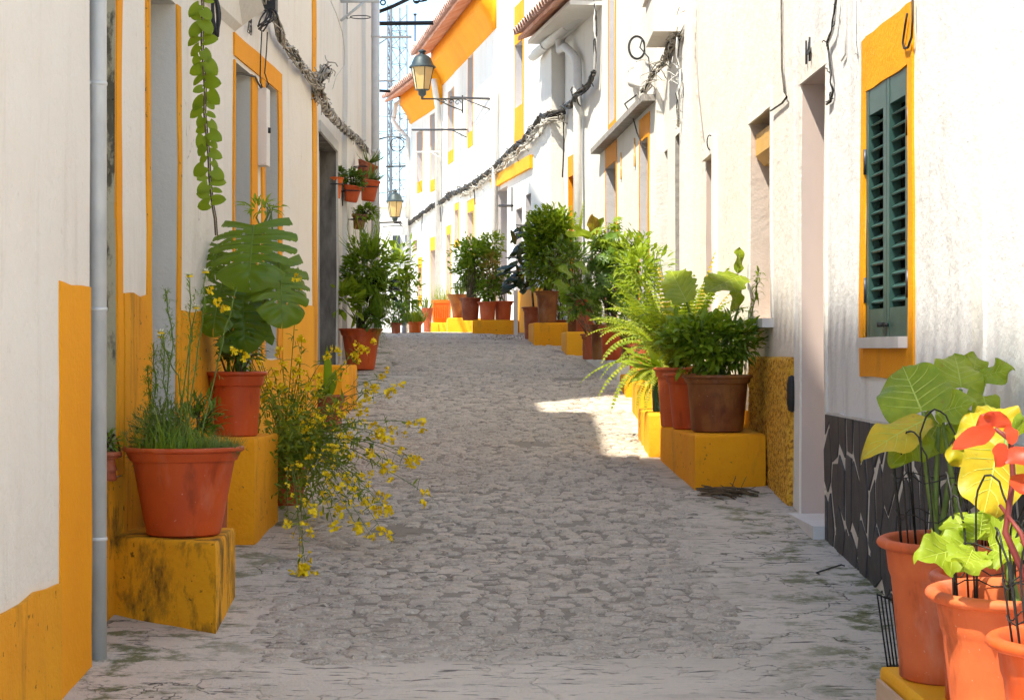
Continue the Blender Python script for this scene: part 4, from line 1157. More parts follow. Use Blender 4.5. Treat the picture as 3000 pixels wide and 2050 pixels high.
def bush(t, c, rad, n, L, W, mat, prof='oval', name="foliage", up=.35, shell=.55, base=None, stems=10, bend=.3, palm=0, seg=3, smat=None, droop=0.0):
    """leaves spread through an uneven crown, on twigs that reach out from the foot"""
    c = Vector(c); mb_ = MB(); st = MB(); sd = R() * 40
    base = Vector(base) if base is not None else c - Vector((0, 0, rad[2]))
    for i in range(stems):
        dv = rdir(.5); tip = c + Vector((dv.x * rad[0], dv.y * rad[1], dv.z * rad[2])) * U(.55, .95)
        b0 = base + Vector((U(-.05, .05), U(-.05, .05), 0)); md = b0.lerp(tip, .5) + Vector((U(-.04, .04), U(-.04, .04), U(0, .06)))
        st.tube([b0, md, tip], [.006, .0045, .002], 5, False)
    k = 0
    while k < n:
        dv = rdir(0.0)
        lump = 0.98 + 0.40 * nz(dv.x * 2.1 + sd, dv.y * 2.1, dv.z * 2.1 + sd) + .12 * nz(dv.x * 5, dv.y * 5 + sd, dv.z * 5)
        r_ = lump * (shell + (1 - shell) * R()) if R() < .8 else lump * U(.2, 1)
        p = c + Vector((dv.x * rad[0], dv.y * rad[1], dv.z * rad[2])) * r_
        if nz(p.x * 7 + sd, p.y * 7, p.z * 7) < -.28: k += .3; continue
        d = (dv + Vector((0, 0, up - droop)) + Vector((U(-.6, .6), U(-.6, .6), U(-.5, .5)))).normalized()
        nrm = (Vector((U(-.5, .5), U(-.5, .5), 1)) + dv * .4).normalized()
        s_ = U(.65, 1.2)
        if palm:
            ax = d; x_ = ax.orthogonal().normalized(); y_ = ax.cross(x_)
            for q in range(palm):
                a = 2 * math.pi * q / palm + U(-.15, .15)
                dd = (x_ * math.cos(a) + y_ * math.sin(a) + ax * .25 - Vector((0, 0, .15))).normalized()
                mb_.leaf(p, dd, ax, L * s_, W * s_, prof, 2, bend, .08)
            k += palm * .5
        else:
            mb_.leaf(p, d, nrm, L * s_, W * s_, prof, seg, bend * U(.4, 1.6), U(.05, .2))
        k += 1
    if stems: st.build("stems", smat or BARK, t, kind="stuff")
    return mb_.build(name, mat, t, kind="stuff")
def blades(t, c, rad, n, L, W, mat, name="grass_blades", spread=.5, droop=.4, prof='spike'):
    mb_ = MB()
    for i in range(n):
        a = U(0, 6.283); r_ = math.sqrt(R())
        p = Vector(c) + Vector((math.cos(a) * rad * r_, math.sin(a) * rad * r_, 0))
        d = Vector((math.cos(a) * spread * r_ + U(-.25, .25), math.sin(a) * spread * r_ + U(-.25, .25), 1)).normalized()
        mb_.leaf(p, d, Vector((math.cos(a), math.sin(a), .3)) * -1, L * U(.5, 1.25), W, prof, 4, -droop * U(.3, 1.6), .1)
    return mb_.build(name, mat, t, kind="stuff")
def frond(mb_, st, p, d, L, droop, pin, n=26):
    """one fern frond: an arching rib with leaflets on both sides"""
    p = Vector(p); d = Vector(d).normalized(); pts = [p.copy()]; dd = d.copy()
    for i in range(n):
        dd = (dd - Vector((0, 0, droop / n)) * (1 + i / n)).normalized()
        pts.append(pts[-1] + dd * (L / n))
    st.tube(pts, [.0028 * (1 - .8 * i / n) for i in range(n + 1)], 4, False)
    for i in range(2, n + 1):
        t_ = i / n
        ax = (pts[i] - pts[i-1]).normalized(); x_ = ax.cross(Vector((0, 0, 1)))
        if x_.length < .05: x_ = ax.cross(Vector((0, 1, 0)))
        x_.normalize(); up_ = x_.cross(ax)
        w = pin * (math.sin(math.pi * min(1, .12 + t_ * .88)) ** .6) * U(.85, 1.1)
        for s_ in (-1, 1):
            mb_.leaf(pts[i], x_ * s_ + ax * .25 - up_ * .12, up_, w, L / n * .85, 'strap', 2, .25, .05)
def fern(t, c, n, L, pin, mat, matr, lean=(0, 0), name="fronds", dmin=.3, dmax=1.6, upr=(.6, 1.6)):
    mb_, st = MB(), MB()
    for i in range(n):
        a = U(0, 6.283); e = U(*upr)
        frond(mb_, st, Vector(c) + Vector((U(-.05, .05), U(-.05, .05), 0)), (math.cos(a) + lean[0], math.sin(a) + lean[1], e), L * U(.6, 1.15), U(dmin, dmax), pin)
    st.build("ribs", matr, t, kind="stuff")
    return mb_.build(name, mat, t, kind="stuff")
VEIN = simple("leaf_vein", (0.46, 0.52, 0.10), (0.38, 0.45, 0.07), 0.5, 12)
VEIN_D = simple("leaf_vein_dark", (0.20, 0.27, 0.05), (0.14, 0.21, 0.03), 0.5, 12)
def big_leaf(t, base, tip, nrm, width, mat, kind='heart', name="leaf", curl=.18, wave=.02, rows=14, cols=6, thick=True):
    """one large leaf with a midrib fold, drooping tip and wavy margin"""
    base, tip = Vector(base), Vector(tip)
    d = tip - base; L = d.length; d.normalize()
    nrm = Vector(nrm); x_ = d.cross(nrm).normalized(); nr = x_.cross(d).normalized()
    mb_ = MB(); ph = U(0, 6)
    def hw(t_):
        if kind == 'heart': return (max(0, 1 - ((t_ - .34) / .66) ** 2) ** .62 if t_ > .34 else (1 - ((.34 - t_) / .52) ** 2) ** .5)
        if kind == 'oval': return math.sin(math.pi * (.05 + .95 * t_)) ** .7
        if kind == 'lance': return math.sin(math.pi * (.04 + .96 * t_ ** .8)) ** 1.0
        if kind == 'rag': return (math.sin(math.pi * (.10 + .90 * t_)) ** .6) * (1 + .12 * math.sin(t_ * 37 + ph))
    if width > .1: rows, cols = max(rows, 26), max(cols, 10)
    def P_(t_, s_):
        w = width * .5 * max(0.004, hw(t_)) * s_; a = abs(s_)
        back = -.16 * L * (a ** 1.3) * (1 - t_) ** 3 if kind == 'heart' else 0
        rib = (abs(((t_ - .28 * a) * 6.5) % 1 - .5) * 2 - .5) * width * .030 * min(1, a * 3) * (1 - a * .5)
        z_ = .16 * abs(w) - curl * L * t_ * t_ * .6 - .30 * curl * width * a * a + wave * math.sin(t_ * 11 + ph + (2 if s_ > 0 else 0)) * a * a + rib + width * .05 * math.sin(t_ * 5 + ph) * s_
        return base + d * (L * t_ + back) + x_ * w + nr * z_
    idx = []
    for i in range(rows + 1):
        row_ = []
        for j in range(-cols, cols + 1):
            mb_.v.append(P_(i / rows, j / cols)); row_.append(len(mb_.v) - 1)
        idx.append(row_)
    mb_.f = [(idx[i][j], idx[i][j+1], idx[i+1][j+1], idx[i+1][j]) for i in range(rows) for j in range(2 * cols)]
    lf = mb_.build(name, mat, t)
    if width > .085 and mat not in (L_RUB,):
        vm = MB(); e_ = width * .006
        vm.tube([P_(k / 12, 0) + nr * e_ * .6 for k in range(13)], [width * .016 * (1 - .75 * k / 12) for k in range(13)], 5)
        for k in range(5):
            for sg in (-1, 1):
                t0 = .06 + .15 * k
                vm.tube([P_(min(.97, t0 + .28 * a), sg * a) + nr * e_ * .5 for a in (0, .25, .5, .75, .92)], [width * .008 * (1 - .18 * k2) for k2 in range(5)], 4)
        vm.build("vein", VEIN if mat is not L_RED else STEMR, lf)
    return lf
def monstera_leaf(t, base, tip, nrm, width, mat):
    """broad heart with deep fingers on both sides and small holes beside the midrib"""
    base, tip = Vector(base), Vector(tip)
    d = tip - base; L = d.length; d.normalize()
    x_ = d.cross(Vector(nrm)).normalized(); nr = x_.cross(d).normalized()
    rows, cols = 90, 16; mb_ = MB(); idx = {}
    nsl = 4; sl = [.13 + .185 * k + U(-.02, .02) for k in range(nsl)]; sr = [.10 + .185 * k + U(-.02, .02) for k in range(nsl)]
    depth_l = [U(.24, .50) for k in range(nsl)]; depth_r = [U(.24, .50) for k in range(nsl)]
    def P_(t_, s_):
        w0 = (1 - ((t_ - .34) / .66) ** 2) ** .55 if t_ > .34 else (1 - ((.34 - t_) / .50) ** 2) ** .5
        a = abs(s_); cuts = sl if s_ < 0 else sr
        near = min(abs(t_ - c_) for c_ in cuts)
        tipf = 1 - .22 * max(0, 1 - near / .075) ** 2 * a ** 5
        w = width * .5 * max(.01, w0) * s_ * tipf
        fwd = .16 * L * a ** 1.2 * (t_ ** .5) - .24 * L * (a ** 1.4) * (1 - t_) ** 2.4
        z_ = .20 * abs(w) * (1 - a) - .10 * width * a * a - .12 * L * t_ * t_ + .010 * math.cos((t_ - cuts[0]) * 6.283 / .155) * a * (1 - a) * 2
        return base + d * (L * t_ * .95 + fwd) + x_ * w + nr * z_
    for i in range(rows + 1):
        for j in range(-cols, cols + 1):
            mb_.v.append(P_(i / rows, j / cols)); idx[i, j] = len(mb_.v) - 1
    for i in range(rows):
        for j in range(-cols, cols):
            t_ = (i + .5) / rows; s_ = (j + .5) / cols; a = abs(s_)
            cuts, dep = (sl, depth_l) if s_ < 0 else (sr, depth_r); cut = False
            for c_, dp_ in zip(cuts, dep):
                if a > dp_ and abs(t_ - c_) < .004 + .070 * (a - dp_): cut = True
                if .14 < a < .30 and abs(t_ - c_ - .07) < .018 * (1 - (abs(a - .22) / .08) ** 2): cut = True
            if not cut: mb_.f.append((idx[i, j], idx[i, j+1], idx[i+1, j+1], idx[i+1, j]))
    lf = mb_.build("leaf", mat, t)
    vm = MB(); vm.tube([P_(k / 12, 0) + nr * .003 for k in range(13)], [.004 * (1 - .7 * k / 12) for k in range(13)], 5)
    for cuts, sg in ((sl, -1), (sr, 1)):
        for c_ in cuts: vm.tube([P_(min(.98, c_ + .075), sg * k / 6 * .8) + nr * .002 for k in range(7)], [.0018 * (1 - .12 * k) for k in range(7)], 4)
    vm.build("vein", VEIN_D, lf)
    return lf
def stalk(t, pts, r, mat, name="stalk"):
    mb_ = MB(); n = len(pts); mb_.tube(pts, [r * (1 - .45 * i / (n - 1)) for i in range(n)], 7); return mb_.build(name, mat, t)
def arc(a, b, lift, n=8, side=Vector((0, 0, 0))):
    a, b = Vector(a), Vector(b)
    return [a.lerp(b, i / n) + (Vector((0, 0, lift)) + side) * math.sin(math.pi * i / n) for i in range(n + 1)]

# ---- left: the big orange pot with weeds
z = .868
pA = potted("potted_plant", -1.30, 8.11, z, .475, .29, .352, TERRA, "big bright orange pot of wild daisies and rosemary on the mould-stained plinth")
top = Vector((-1.30, 8.11, z + .31))
blades(pA, top + Vector((-.03, 0, 0)), .18, 420, .11, .005, L_MID, spread=1.1, droop=.8)
blades(pA, top + Vector((.13, -.03, 0)), .085, 800, .085, .0045, L_GREYG, "rosemary", .8, .1)
blades(pA, top + Vector((-.10, -.05, 0)), .10, 60, .20, .005, L_LIGHT, "long_grass", 1.5, 1.0)
bush(pA, top + Vector((-.10, .03, .07)), (.14, .14, .16), 2300, .030, .005, L_GREYG, 'lance', "feathery_leaves", .6, .3, top, 14, smat=STEMG)
def daisy_stem(t, pts, fl=None, n=70, lf=.045, mat=L_MID, col=None, headr=.026):
    mb_, lv = MB(), MB()
    mb_.tube(pts, [.0035] + [.0028] * (len(pts) - 2) + [.0018], 5)
    for i in range(n):
        f_ = U(.05, .97) * (len(pts) - 1); k = min(int(f_), len(pts) - 2); p = Vector(pts[k]).lerp(Vector(pts[k+1]), f_ - k)
        dv = rdir(.5)
        tip_ = p + dv * lf * U(.5, 1.2)
        lv.leaf(p, dv, (0, 0, 1), (tip_ - p).length, .005, 'lance', 2, .3)
        for q in range(3):
            pp = p.lerp(tip_, .35 + .2 * q); lv.leaf(pp, (dv + rdir(0) * .9).normalized(), (0, 0, 1), lf * .4, .004, 'lance', 2, .2)
    mb_.build("stem", STEMG, t); lv.build("leaflets", mat, t, kind="stuff")
    if fl:
        p = Vector(pts[-1])
        pm = MB()
        for q in range(14):
            a = 6.283 * q / 14; dv = Vector((math.cos(a), math.sin(a) - .25, .75 + U(-.2, .25)))
            pm.leaf(p, dv, (0, 0, 1), headr * 1.25, headr * .42, 'strap', 2, .1, .05)
        pm.build("petals", FLW, t)
        cm = MB(); cm.lathe(p, [(headr * .55, 0), (headr * .45, headr * .3), (headr * .15, headr * .45), (0, headr * .45)], 10); cm.build("flower_centre", FLY, t)
for (bx, by, mx, my, tx, ty, Y_, fl, n_) in ((470, 1300, 505, 1010, 480, 845, 8.15, 0, 90), (520, 1300, 560, 1000, 556, 812, 8.1, 1, 60), (545, 1305, 585, 1000, 603, 800, 8.05, 1, 50),
                                           (505, 1300, 480, 1120, 476, 978, 8.1, 1, 90), (560, 1300, 520, 1100, 470, 990, 8.2, 1, 40), (430, 1300, 455, 1150, 450, 1010, 8.15, 0, 110), (450, 1300, 440, 1180, 436, 1070, 8.2, 0, 90),
                                           (540, 1300, 552, 1050, 575, 905, 8.15, 1, 30), (585, 1300, 640, 1050, 690, 840, 8.2, 0, 20)):
    a_, m_, t_ = at(bx, by, 8.1), at(mx, my, Y_), at(tx, ty, Y_)
    pts = [a_.lerp(m_, k / 4) + Vector((U(-.006, .006), U(-.006, .006), 0)) for k in range(4)] + [m_.lerp(t_, k / 5) + Vector((U(-.006, .006), U(-.01, .01), 0)) for k in range(6)]
    daisy_stem(pA, pts, fl, n_)
# pot standing behind it
pB = potted("potted_plant", -1.345, 8.62, g(8.62) - .02, .36, .27, .62, TERRA3, "tall old terracotta pot squeezed behind the big orange pot, full of weeds", 'band')
bush(pB, (-1.345, 8.62, g(8.62) + .70), (.13, .13, .12), 420, .05, .012, L_DARK, 'lance', "weeds", .5, .3, (-1.345, 8.62, g(8.62) + .58), 10)
# small pot in the olive doorway
c = at(324, 1396, 8.02)
pS = potted("potted_plant", -1.585, 8.02, 1.088, .11, .075, .115, TERRA3, "small terracotta pot with a green sprig on the doorstep behind the drainpipe", 'band', rim=.025, soil_drop=.02)
bush(pS, (-1.585, 8.02, 1.24), (.05, .05, .05), 90, .035, .009, L_MID, 'lance', "sprig", .5, .3, (-1.585, 8.02, 1.18), 5)

# ---- left: monstera on the tall plinth
pM = potted("potted_plant", -1.362, 10.12, 1.174, .305, .21, .32, TERRA, "monstera with huge split leaves in an orange pot on the tall yellow plinth", rim=.07)
mtop = Vector((-1.362, 10.12, 1.46))
for (bx, by, tx, ty, w, Yb, Yt, nr) in ((744, 660, 726, 810, .43, 9.85, 9.66, (-.1, -1, .35)), (818, 768, 832, 925, .30, 9.82, 9.68, (.35, -1, .2)),
                                       (652, 830, 618, 955, .25, 9.98, 9.84, (-.25, -1, .3)), (712, 860, 715, 1010, .26, 9.98, 9.90, (0, -1, .25)), (850, 800, 872, 925, .17, 9.95, 9.85, (.7, -1, .1)),
                                       (640, 715, 622, 800, .17, 10.1, 10.0, (-.5, -1, .2))):
    b_, t_ = at(bx, by, Yb), at(tx, ty, Yt)
    monstera_leaf(pM, b_, t_, nr, w, L_MONST)
    stalk(pM, arc(mtop + Vector((U(-.04, .04), U(-.04, .04), 0)), b_, 0.0, 7, Vector((U(-.05, .05), .06, 0))), .009, STEMG)
for i in range(16):                                  # simple inner leaves
    b_ = at(U(610, 780), U(880, 1040), U(9.95, 10.2)); dv = Vector((U(-.6, .6), U(-.7, .1), U(-.8, .3))).normalized()
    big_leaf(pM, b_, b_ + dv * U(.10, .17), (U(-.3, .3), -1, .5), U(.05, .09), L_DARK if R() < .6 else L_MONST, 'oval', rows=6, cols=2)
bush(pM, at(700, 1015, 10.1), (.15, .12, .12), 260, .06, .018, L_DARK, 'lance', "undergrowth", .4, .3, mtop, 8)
bush(pM, at(765, 612, 10.1), (.09, .07, .04), 46, .055, .018, L_LIGHT, 'lance', "pale_shoot_leaves", .5, .4, at(770, 690, 10.1), 5, smat=STEMG)

# ---- left: wild mustard, flowering out over the street
pY = potted("potted_plant", -1.235, 11.15, g(11.15) - .01, .27, .20, .30, TERRA, "wild mustard with sprays of yellow flowers tumbling over the street", cat="potted plant")
L_LEAFY = leafmat('leaf_mustard', (0.10, 0.16, 0.012), (0.26, 0.32, 0.03), .5, .35)
root = Vector((-1.235, 11.15, g(11.15) + .29))
st, lv, fl = MB(), MB(), MB()
def flower_head(p, r_, n):
    for q in range(n):
        c_ = p + rdir(.2) * r_ * U(.35, 1.0)
        ax = rdir(.6); x_ = ax.orthogonal().normalized(); y_ = ax.cross(x_); s_ = r_ * U(.38, .55)
        for k in range(4):
            a = 1.5708 * k + .3; dd = x_ * math.cos(a) + y_ * math.sin(a) + ax * .2
            fl.leaf(c_, dd, ax, s_, s_ * .85, 'oval', 2, .1, .05)
heads0 = [(742, 990), (760, 1060), (805, 1090), (815, 1030), (790, 1130), (840, 1180), (870, 1210), (905, 1130), (930, 1105), (960, 1040), (1080, 1150), (1100, 1140), (1060, 1020), (1045, 1030),
         (1150, 1145), (1110, 1265), (1120, 1285), (1095, 1250), (1230, 1240), (1215, 1345), (1195, 1350), (1120, 1370), (1130, 1385), (1245, 1445), (1060, 1395), (1040, 1440), (1070, 1475), (1080, 1465),
         (1105, 1500), (1140, 1500), (1135, 1495), (995, 1500), (925, 1505), (990, 1490), (980, 1545), (1050, 1548), (1090, 1575), (845, 1540), (910, 1562), (885, 1650), (880, 1690), (955, 1390), (905, 1340),
         (875, 1260), (940, 1230), (1000, 1215), (985, 1190), (900, 1260), (1030, 1340), (1010, 1290), (965, 1310), (860, 1080), (880, 1050), (760, 1130), (720, 1075), (700, 1010), (655, 905), (612, 850), (640, 885), (870, 815), (925, 1160), (1045, 1200), (1060, 1180), (830, 1140), (775, 1170), (1120, 1105), (1000, 1430), (950, 1450), (1085, 1330)]
heads = heads0 + [(a + U(-60, 50), b + U(-55, 35)) for a, b in heads0[::4] if b > 1000]
for (px, py) in heads:
    out = max(0, min(1, (py - 1150) / 500))
    Y_ = 10.9 - 1.9 * out - .3 * max(0, (px - 900) / 300) + U(-.15, .15)
    p = at(px, py, Y_)
    p.z = max(p.z, g(Y_) + .02)
    mid = root.lerp(p, .5) + Vector((U(-.06, .06), U(-.05, .05), .10 + .10 * out + U(0, .06)))
    pts = [root + Vector((U(-.05, .05), U(-.05, .05), 0))]
    for k in range(1, 9):
        t_ = k / 8; pts.append((pts[0] * (1 - t_) + mid * t_) * (1 - t_) + (mid * (1 - t_) + p * t_) * t_)
    st.tube(pts, [.0032 * (1 - .6 * k / 8) for k in range(9)], 4, False)
    flower_head(p, U(.021, .032), 13)
    for q_ in range(2):
        if R() < .5: flower_head(p + Vector((U(-.06, .06), U(-.04, .04), U(-.05, .05))), U(.016, .026), 9)
    for k in range(10):
        f_ = U(.15, .97) * 8; i = min(int(f_), 7); q = pts[i].lerp(pts[i+1], f_ - i)
        lv.leaf(q, rdir(-.1), rdir(.6), U(.02, .06), U(.005, .012), 'lance', 3, .4)
    for k in range(4):                              # seed pods and side twigs
        f_ = U(.5, .98) * 8; i = min(int(f_), 7); q = pts[i].lerp(pts[i+1], f_ - i)
        e_ = q + rdir(.1) * U(.03, .09); st.tube([q, q.lerp(e_, .5) + Vector((0, 0, .008)), e_], .0013, 3, False)
        if R() < .5: flower_head(e_, .014, 5)
for i in range(2600):
    a = R(); c_ = root.lerp(at(890, 1330, 10.4), a * 1.1) + rdir(.1) * U(.03, .36)
    lv.leaf(c_, rdir(.2), rdir(.7), U(.025, .065), U(.008, .018), 'lance', 3, .4)
st.build("stems", STEMG, pY, kind="stuff"); lv.build("foliage", L_LEAFY, pY, kind="stuff"); fl.build("flowers", FLY, pY, kind="stuff")

for (px, py) in ((655, 905), (612, 850), (640, 885), (870, 815), (690, 1030), (720, 1045)):
    p = at(px, py, 9.6); fl = MB(); flower_head(p, .026, 12); fl.build("flowers", FLY, pY, kind="stuff")
# ---- left: strap-leaved plant in front of the next plinth
pC = potted("potted_plant", -1.34, 14.75, g(14.75), .30, .22, .26, TERRA3, "dark pot of broad strap leaves between the mustard and the orange-yellow plinth")
for (tx, ty, w) in ((965, 1005, .075), (850, 1010, .07), (905, 1040, .06), (940, 1120, .07), (830, 1100, .06), (985, 1070, .06), (870, 965, .06)):
    b_ = Vector((-1.34 + U(-.04, .04), 14.75 + U(-.04, .04), g(14.75) + .24))
    t_ = at(tx, ty, 14.4)
    big_leaf(pC, b_, t_, (.2, -.6, 1), w, L_DARK if R() < .5 else L_MID, 'lance', curl=.1, wave=.004, rows=10, cols=2)

# ---- left: the big mixed pot by the dark door post
pD = potted("potted_plant", -1.505, 20.4, g(20.4), .44, .27, .41, TERRA, "large orange pot of mixed dracaena and leafy plants beside the dark door post", rim=.07)
dtop = Vector((-1.505, 20.4, g(20.4) + .40))
bush(pD, at(1075, 790, 20.4), (.24, .2, .30), 1300, .078, .030, L_MID, 'oval', up=.3, base=dtop, stems=16, smat=STEMG)
bush(pD, at(1015, 880, 20.2), (.17, .12, .16), 120, .13, .055, L_LIGHT, 'oval', "broad_leaves", .5, .3, dtop, 6, smat=STEMG)
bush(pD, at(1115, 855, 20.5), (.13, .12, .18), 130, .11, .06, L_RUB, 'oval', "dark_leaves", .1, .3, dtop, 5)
blades(pD, at(1082, 760, 20.4), .05, 60, .42, .020, L_MID, "sword_leaves", 1.6, .5)
blades(pD, at(1110, 930, 20.2), .06, 220, .30, .006, L_MID, "trailing_blades", 1.6, 3.2)
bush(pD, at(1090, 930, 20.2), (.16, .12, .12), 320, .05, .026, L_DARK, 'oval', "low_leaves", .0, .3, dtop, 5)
for (x_, y_) in ((985, 740), (1055, 660)):
    daisy_stem(pD, [at(1040, 930, 20.3), at(x_ + 12, y_ + 100, 20.3), at(x_, y_, 20.3)], 0, 26, .06, L_RUB)

# ---- hanging pots on the set-back house
def hang(px, py, Dp, hp, Y_, label, mat, kind, tilt_deg=0):
    c_ = at(px, py, Y_); dpx = Dp / F * Y_; h_ = hp / F * Y_
    tl = Matrix.Rotation(math.radians(tilt_deg), 3, 'Y') if tilt_deg else None
    t = thing("hanging_pot", c_, label, "flower pot", None)
    mb_ = MB(); mb_.lathe(c_, pot_profile(dpx, dpx * .62, h_, h_ * .28, .006, .008), 24, tl); autosmooth(mb_.build("pot", mat, t), 50)
    tp = (tl @ Vector((0, 0, h_ * .92)) if tl else Vector((0, 0, h_ * .92))) + c_
    mb_ = MB(); mb_.disc(tp, dpx * .44, 16, tl, .004); mb_.build("soil", SOIL, t)
    mb_ = MB()
    zr = c_.z + h_ * .66; r_ = dpx * .48
    mb_.tube([(c_.x + r_ * math.cos(a), c_.y + r_ * math.sin(a), zr) for a in [6.2832 * i / 24 for i in range(25)]], .006, 5)
    mb_.tube([(c_.x - r_, c_.y, zr), (-1.72, c_.y, zr), (-1.72, c_.y, zr - .15)], .006, 5)
    mb_.build("ring_bracket", BLACKM, t)
    if kind == 'leafy': bush(t, tp + Vector((.02, 0, .07)), (dpx * .62, dpx * .6, dpx * .5), 330, .045, .028, L_DARK, 'oval', up=.2, shell=.35, base=tp, stems=8)
    if kind == 'spill': bush(t, tp + Vector((.06, -.02, .03)), (dpx * .75, dpx * .6, dpx * .48), 420, .045, .026, L_MID, 'oval', up=.1, shell=.35, base=tp, stems=8)
    if kind == 'sprig': bush(t, tp + Vector((.05, 0, .06)), (dpx * .35, dpx * .35, dpx * .35), 120, .04, .022, L_DARK, 'oval', up=.3, shell=.3, base=tp, stems=6)
    if kind == 'aloe':
        mb2 = MB()
        for i in range(22):
            a = U(0, 6.283); e = U(.1, .9); mb2.leaf(tp, (math.cos(a) + .75, math.sin(a) * .8, e), (0, 0, 1), U(.14, .30), .030, 'spike', 5, -.25, .35)
        mb2.build("aloe_leaves", L_GREYG, t, kind="stuff")
hang(981, 582, 52, 62, 20.2, "orange hanging pot with a few dark sprigs, in front of the dark door post", ORPLAS, 'sprig')
hang(1028, 592, 58, 48, 20.8, "small terracotta hanging pot overflowing with dark round leaves", TERRA, 'leafy', 8)
hang(1078, 590, 62, 62, 21.4, "terracotta hanging pot with wire ring and pointed aloe leaves, lower of the tilted pair", TERRA, 'aloe', 6)
hang(1062, 522, 62, 48, 21.8, "tilted terracotta hanging pot with aloe, above the ringed aloe pot", TERRA3, 'aloe', 22)
hang(1050, 672, 48, 44, 21.0, "lowest hanging terracotta pot with green foliage spilling sideways", TERRAB, 'spill', 6)

# ---- left beyond the brow
for (px, bw, topy, Y_, mat, lab, k) in ((1160, 36, 945, 27.6, TERRA3, "brown pot of dark leafy plant at the brow beside the grey pot", 0), (1184, 20, 945, 28.4, GREYPL, "narrow grey pot at the brow between brown pot and orange bowl", 1), (1216, 50, 942, 28.8, ORPLAS, "orange bowl of bright yellow-green seedlings at the brow", 2)):
    d_ = bw / F * Y_; x_ = (px - CX) / F * Y_; tz = EYE - (topy - CY) / F * Y_; b_ = g(Y_)
    t = potted("potted_plant", x_, Y_, b_, d_, d_ * .72, max(.1, tz - b_), mat, lab, rim=.04)
    if k == 0:
        bush(t, (x_, Y_, tz + .12), (.17, .15, .17), 380, .06, .02, L_DARK, 'lance', base=(x_, Y_, tz), up=.3)
    if k == 1:
        bush(t, at(1165, 790, Y_), (.30, .2, .42), 240, .15, .06, L_LIGHT, 'oval', base=(x_, Y_, tz), up=.1, stems=14, shell=.2, smat=STEMG)
        bush(t, at(1190, 860, Y_), (.22, .2, .38), 160, .13, .05, L_MID, 'oval', "lower_leaves", base=(x_, Y_, tz), up=.3, stems=6, shell=.2, smat=STEMG)
    if k == 2:
        blades(t, (x_, Y_, tz - .03), .11, 160, .19, .022, L_FERN, "seedlings", .8, .3, 'lance')

# ---- the hanging vine
vn = thing("hanging_vine", at(590, 0, 9.3) + Vector((0, 0, .2)), "long strand of heart-shaped green leaves hanging beside the grey doorway", "vine")
vp = [(590, -60), (592, 20), (590, 120), (600, 260), (598, 330), (612, 460), (612, 520), (620, 600), (628, 640), (632, 690)]
pts = [at(a + U(-3, 3), b, 9.35 + U(-.02, .02)) for a, b in vp]
m = MB(); m.tube(pts, .0045, 6); m.tube([q + Vector((.008, .004, 0)) for q in pts], .003, 5); m.build("vine_stem", BARK, vn)
def heart_mesh():
    m_ = MB(); L_, W_ = .075, .066
    rows, cols = 8, 3; idx = []
    for i in range(rows + 1):
        t_ = i / rows; w0 = (1 - ((t_ - .3) / .7) ** 2) ** .7 if t_ > .3 else (1 - ((.3 - t_) / .42) ** 2) ** .5
        rw = []
        for j in range(-cols, cols + 1):
            s_ = j / cols; w = W_ * .5 * max(.01, w0) * s_
            m_.v.append(Vector((w, L_ * t_ - .014 * abs(s_) * (1 - t_) ** 3, .12 * abs(w) - .012 * t_ * t_ - .004 * s_ * s_))); rw.append(len(m_.v) - 1)
        idx.append(rw)
    m_.f = [(idx[i][j], idx[i][j+1], idx[i+1][j+1], idx[i+1][j]) for i in range(rows) for j in range(2 * cols)]
    me = bpy.data.meshes.new("leaf"); me.from_pydata([tuple(v) for v in m_.v], [], m_.f); me.materials.append(L_VINE)
    me.polygons.foreach_set("use_smooth", [True] * len(me.polygons)); return me
hm = heart_mesh()
for i in range(44):
    f_ = (i + R() * .5) / 44; yy = -40 + 650 * (f_ ** .95)
    k = max(j for j in range(len(vp)) if vp[j][1] <= yy); k = min(k, len(vp) - 2)
    fr = (yy - vp[k][1]) / (vp[k+1][1] - vp[k][1]); xx = vp[k][0] + (vp[k+1][0] - vp[k][0]) * fr
    p = at(xx, yy, 9.34)
    sgn = -1 if i % 2 else 1
    p = p + Vector((sgn * U(.004, .02), U(-.02, .02), 0)); d = Vector((sgn * U(.2, 1.1), U(-.5, .3), U(-1.2, .15))).normalized()
    nr = Vector((sgn * U(-.5, .9), -1, U(-.1, .9)))
    x_ = d.cross(nr).normalized(); nr = x_.cross(d)
    s_ = (.98 - .2 * f_) * U(.65, 1.2)
    inst("leaf", hm, vn, frame(p, x_ * s_, d * s_, nr * s_))

# ---- right: plinth group
q = potted("potted_plant", 1.205, 12.02, 1.12, .415, .30, .335, TERRAB, "large brown pot packed with a dense green leafy shrub, on the wide plinth", rim=.05, sq=.12)
bc = Vector((1.205, 12.02, 1.44))
bush(q, at(2080, 1005, 12.0), (.29, .22, .165), 1300, .060, .028, L_MID, 'oval', up=.35, base=bc, stems=26, shell=.45, smat=STEMG)
bush(q, at(2030, 975, 12.0), (.22, .2, .11), 420, .062, .028, L_MID, 'oval', "upper_leaves", .5, .3, bc, 10, smat=STEMG)
bush(q, at(2165, 1000, 11.95), (.12, .12, .19), 340, .060, .014, L_DARK, 'lance', "narrow_leaves", -.2, .3, bc, 10, smat=STEMG)
daisy_stem(q, [at(2150, 1060, 12.0), at(2190, 960, 12.0), at(2212, 880, 12.0), at(2222, 800, 12.0)], 0, 16, .05, L_MID)
tw = MB()
for i in range(44):
    f_ = R(); p = at(2222 - 22 * f_, 800 + 160 * f_, 12.0); tw.leaf(p, rdir(.2), (0, 0, 1), U(.04, .075), .014, 'lance', 4, .6)
tw.build("tall_shoot_leaves", L_LIGHT, q, kind="stuff")
q = potted("potted_plant", 1.105, 12.47, 1.118, .37, .25, .34, TERRA, "orange pot of elephant ear with two huge lime leaves, behind the brown pot", rim=.06)
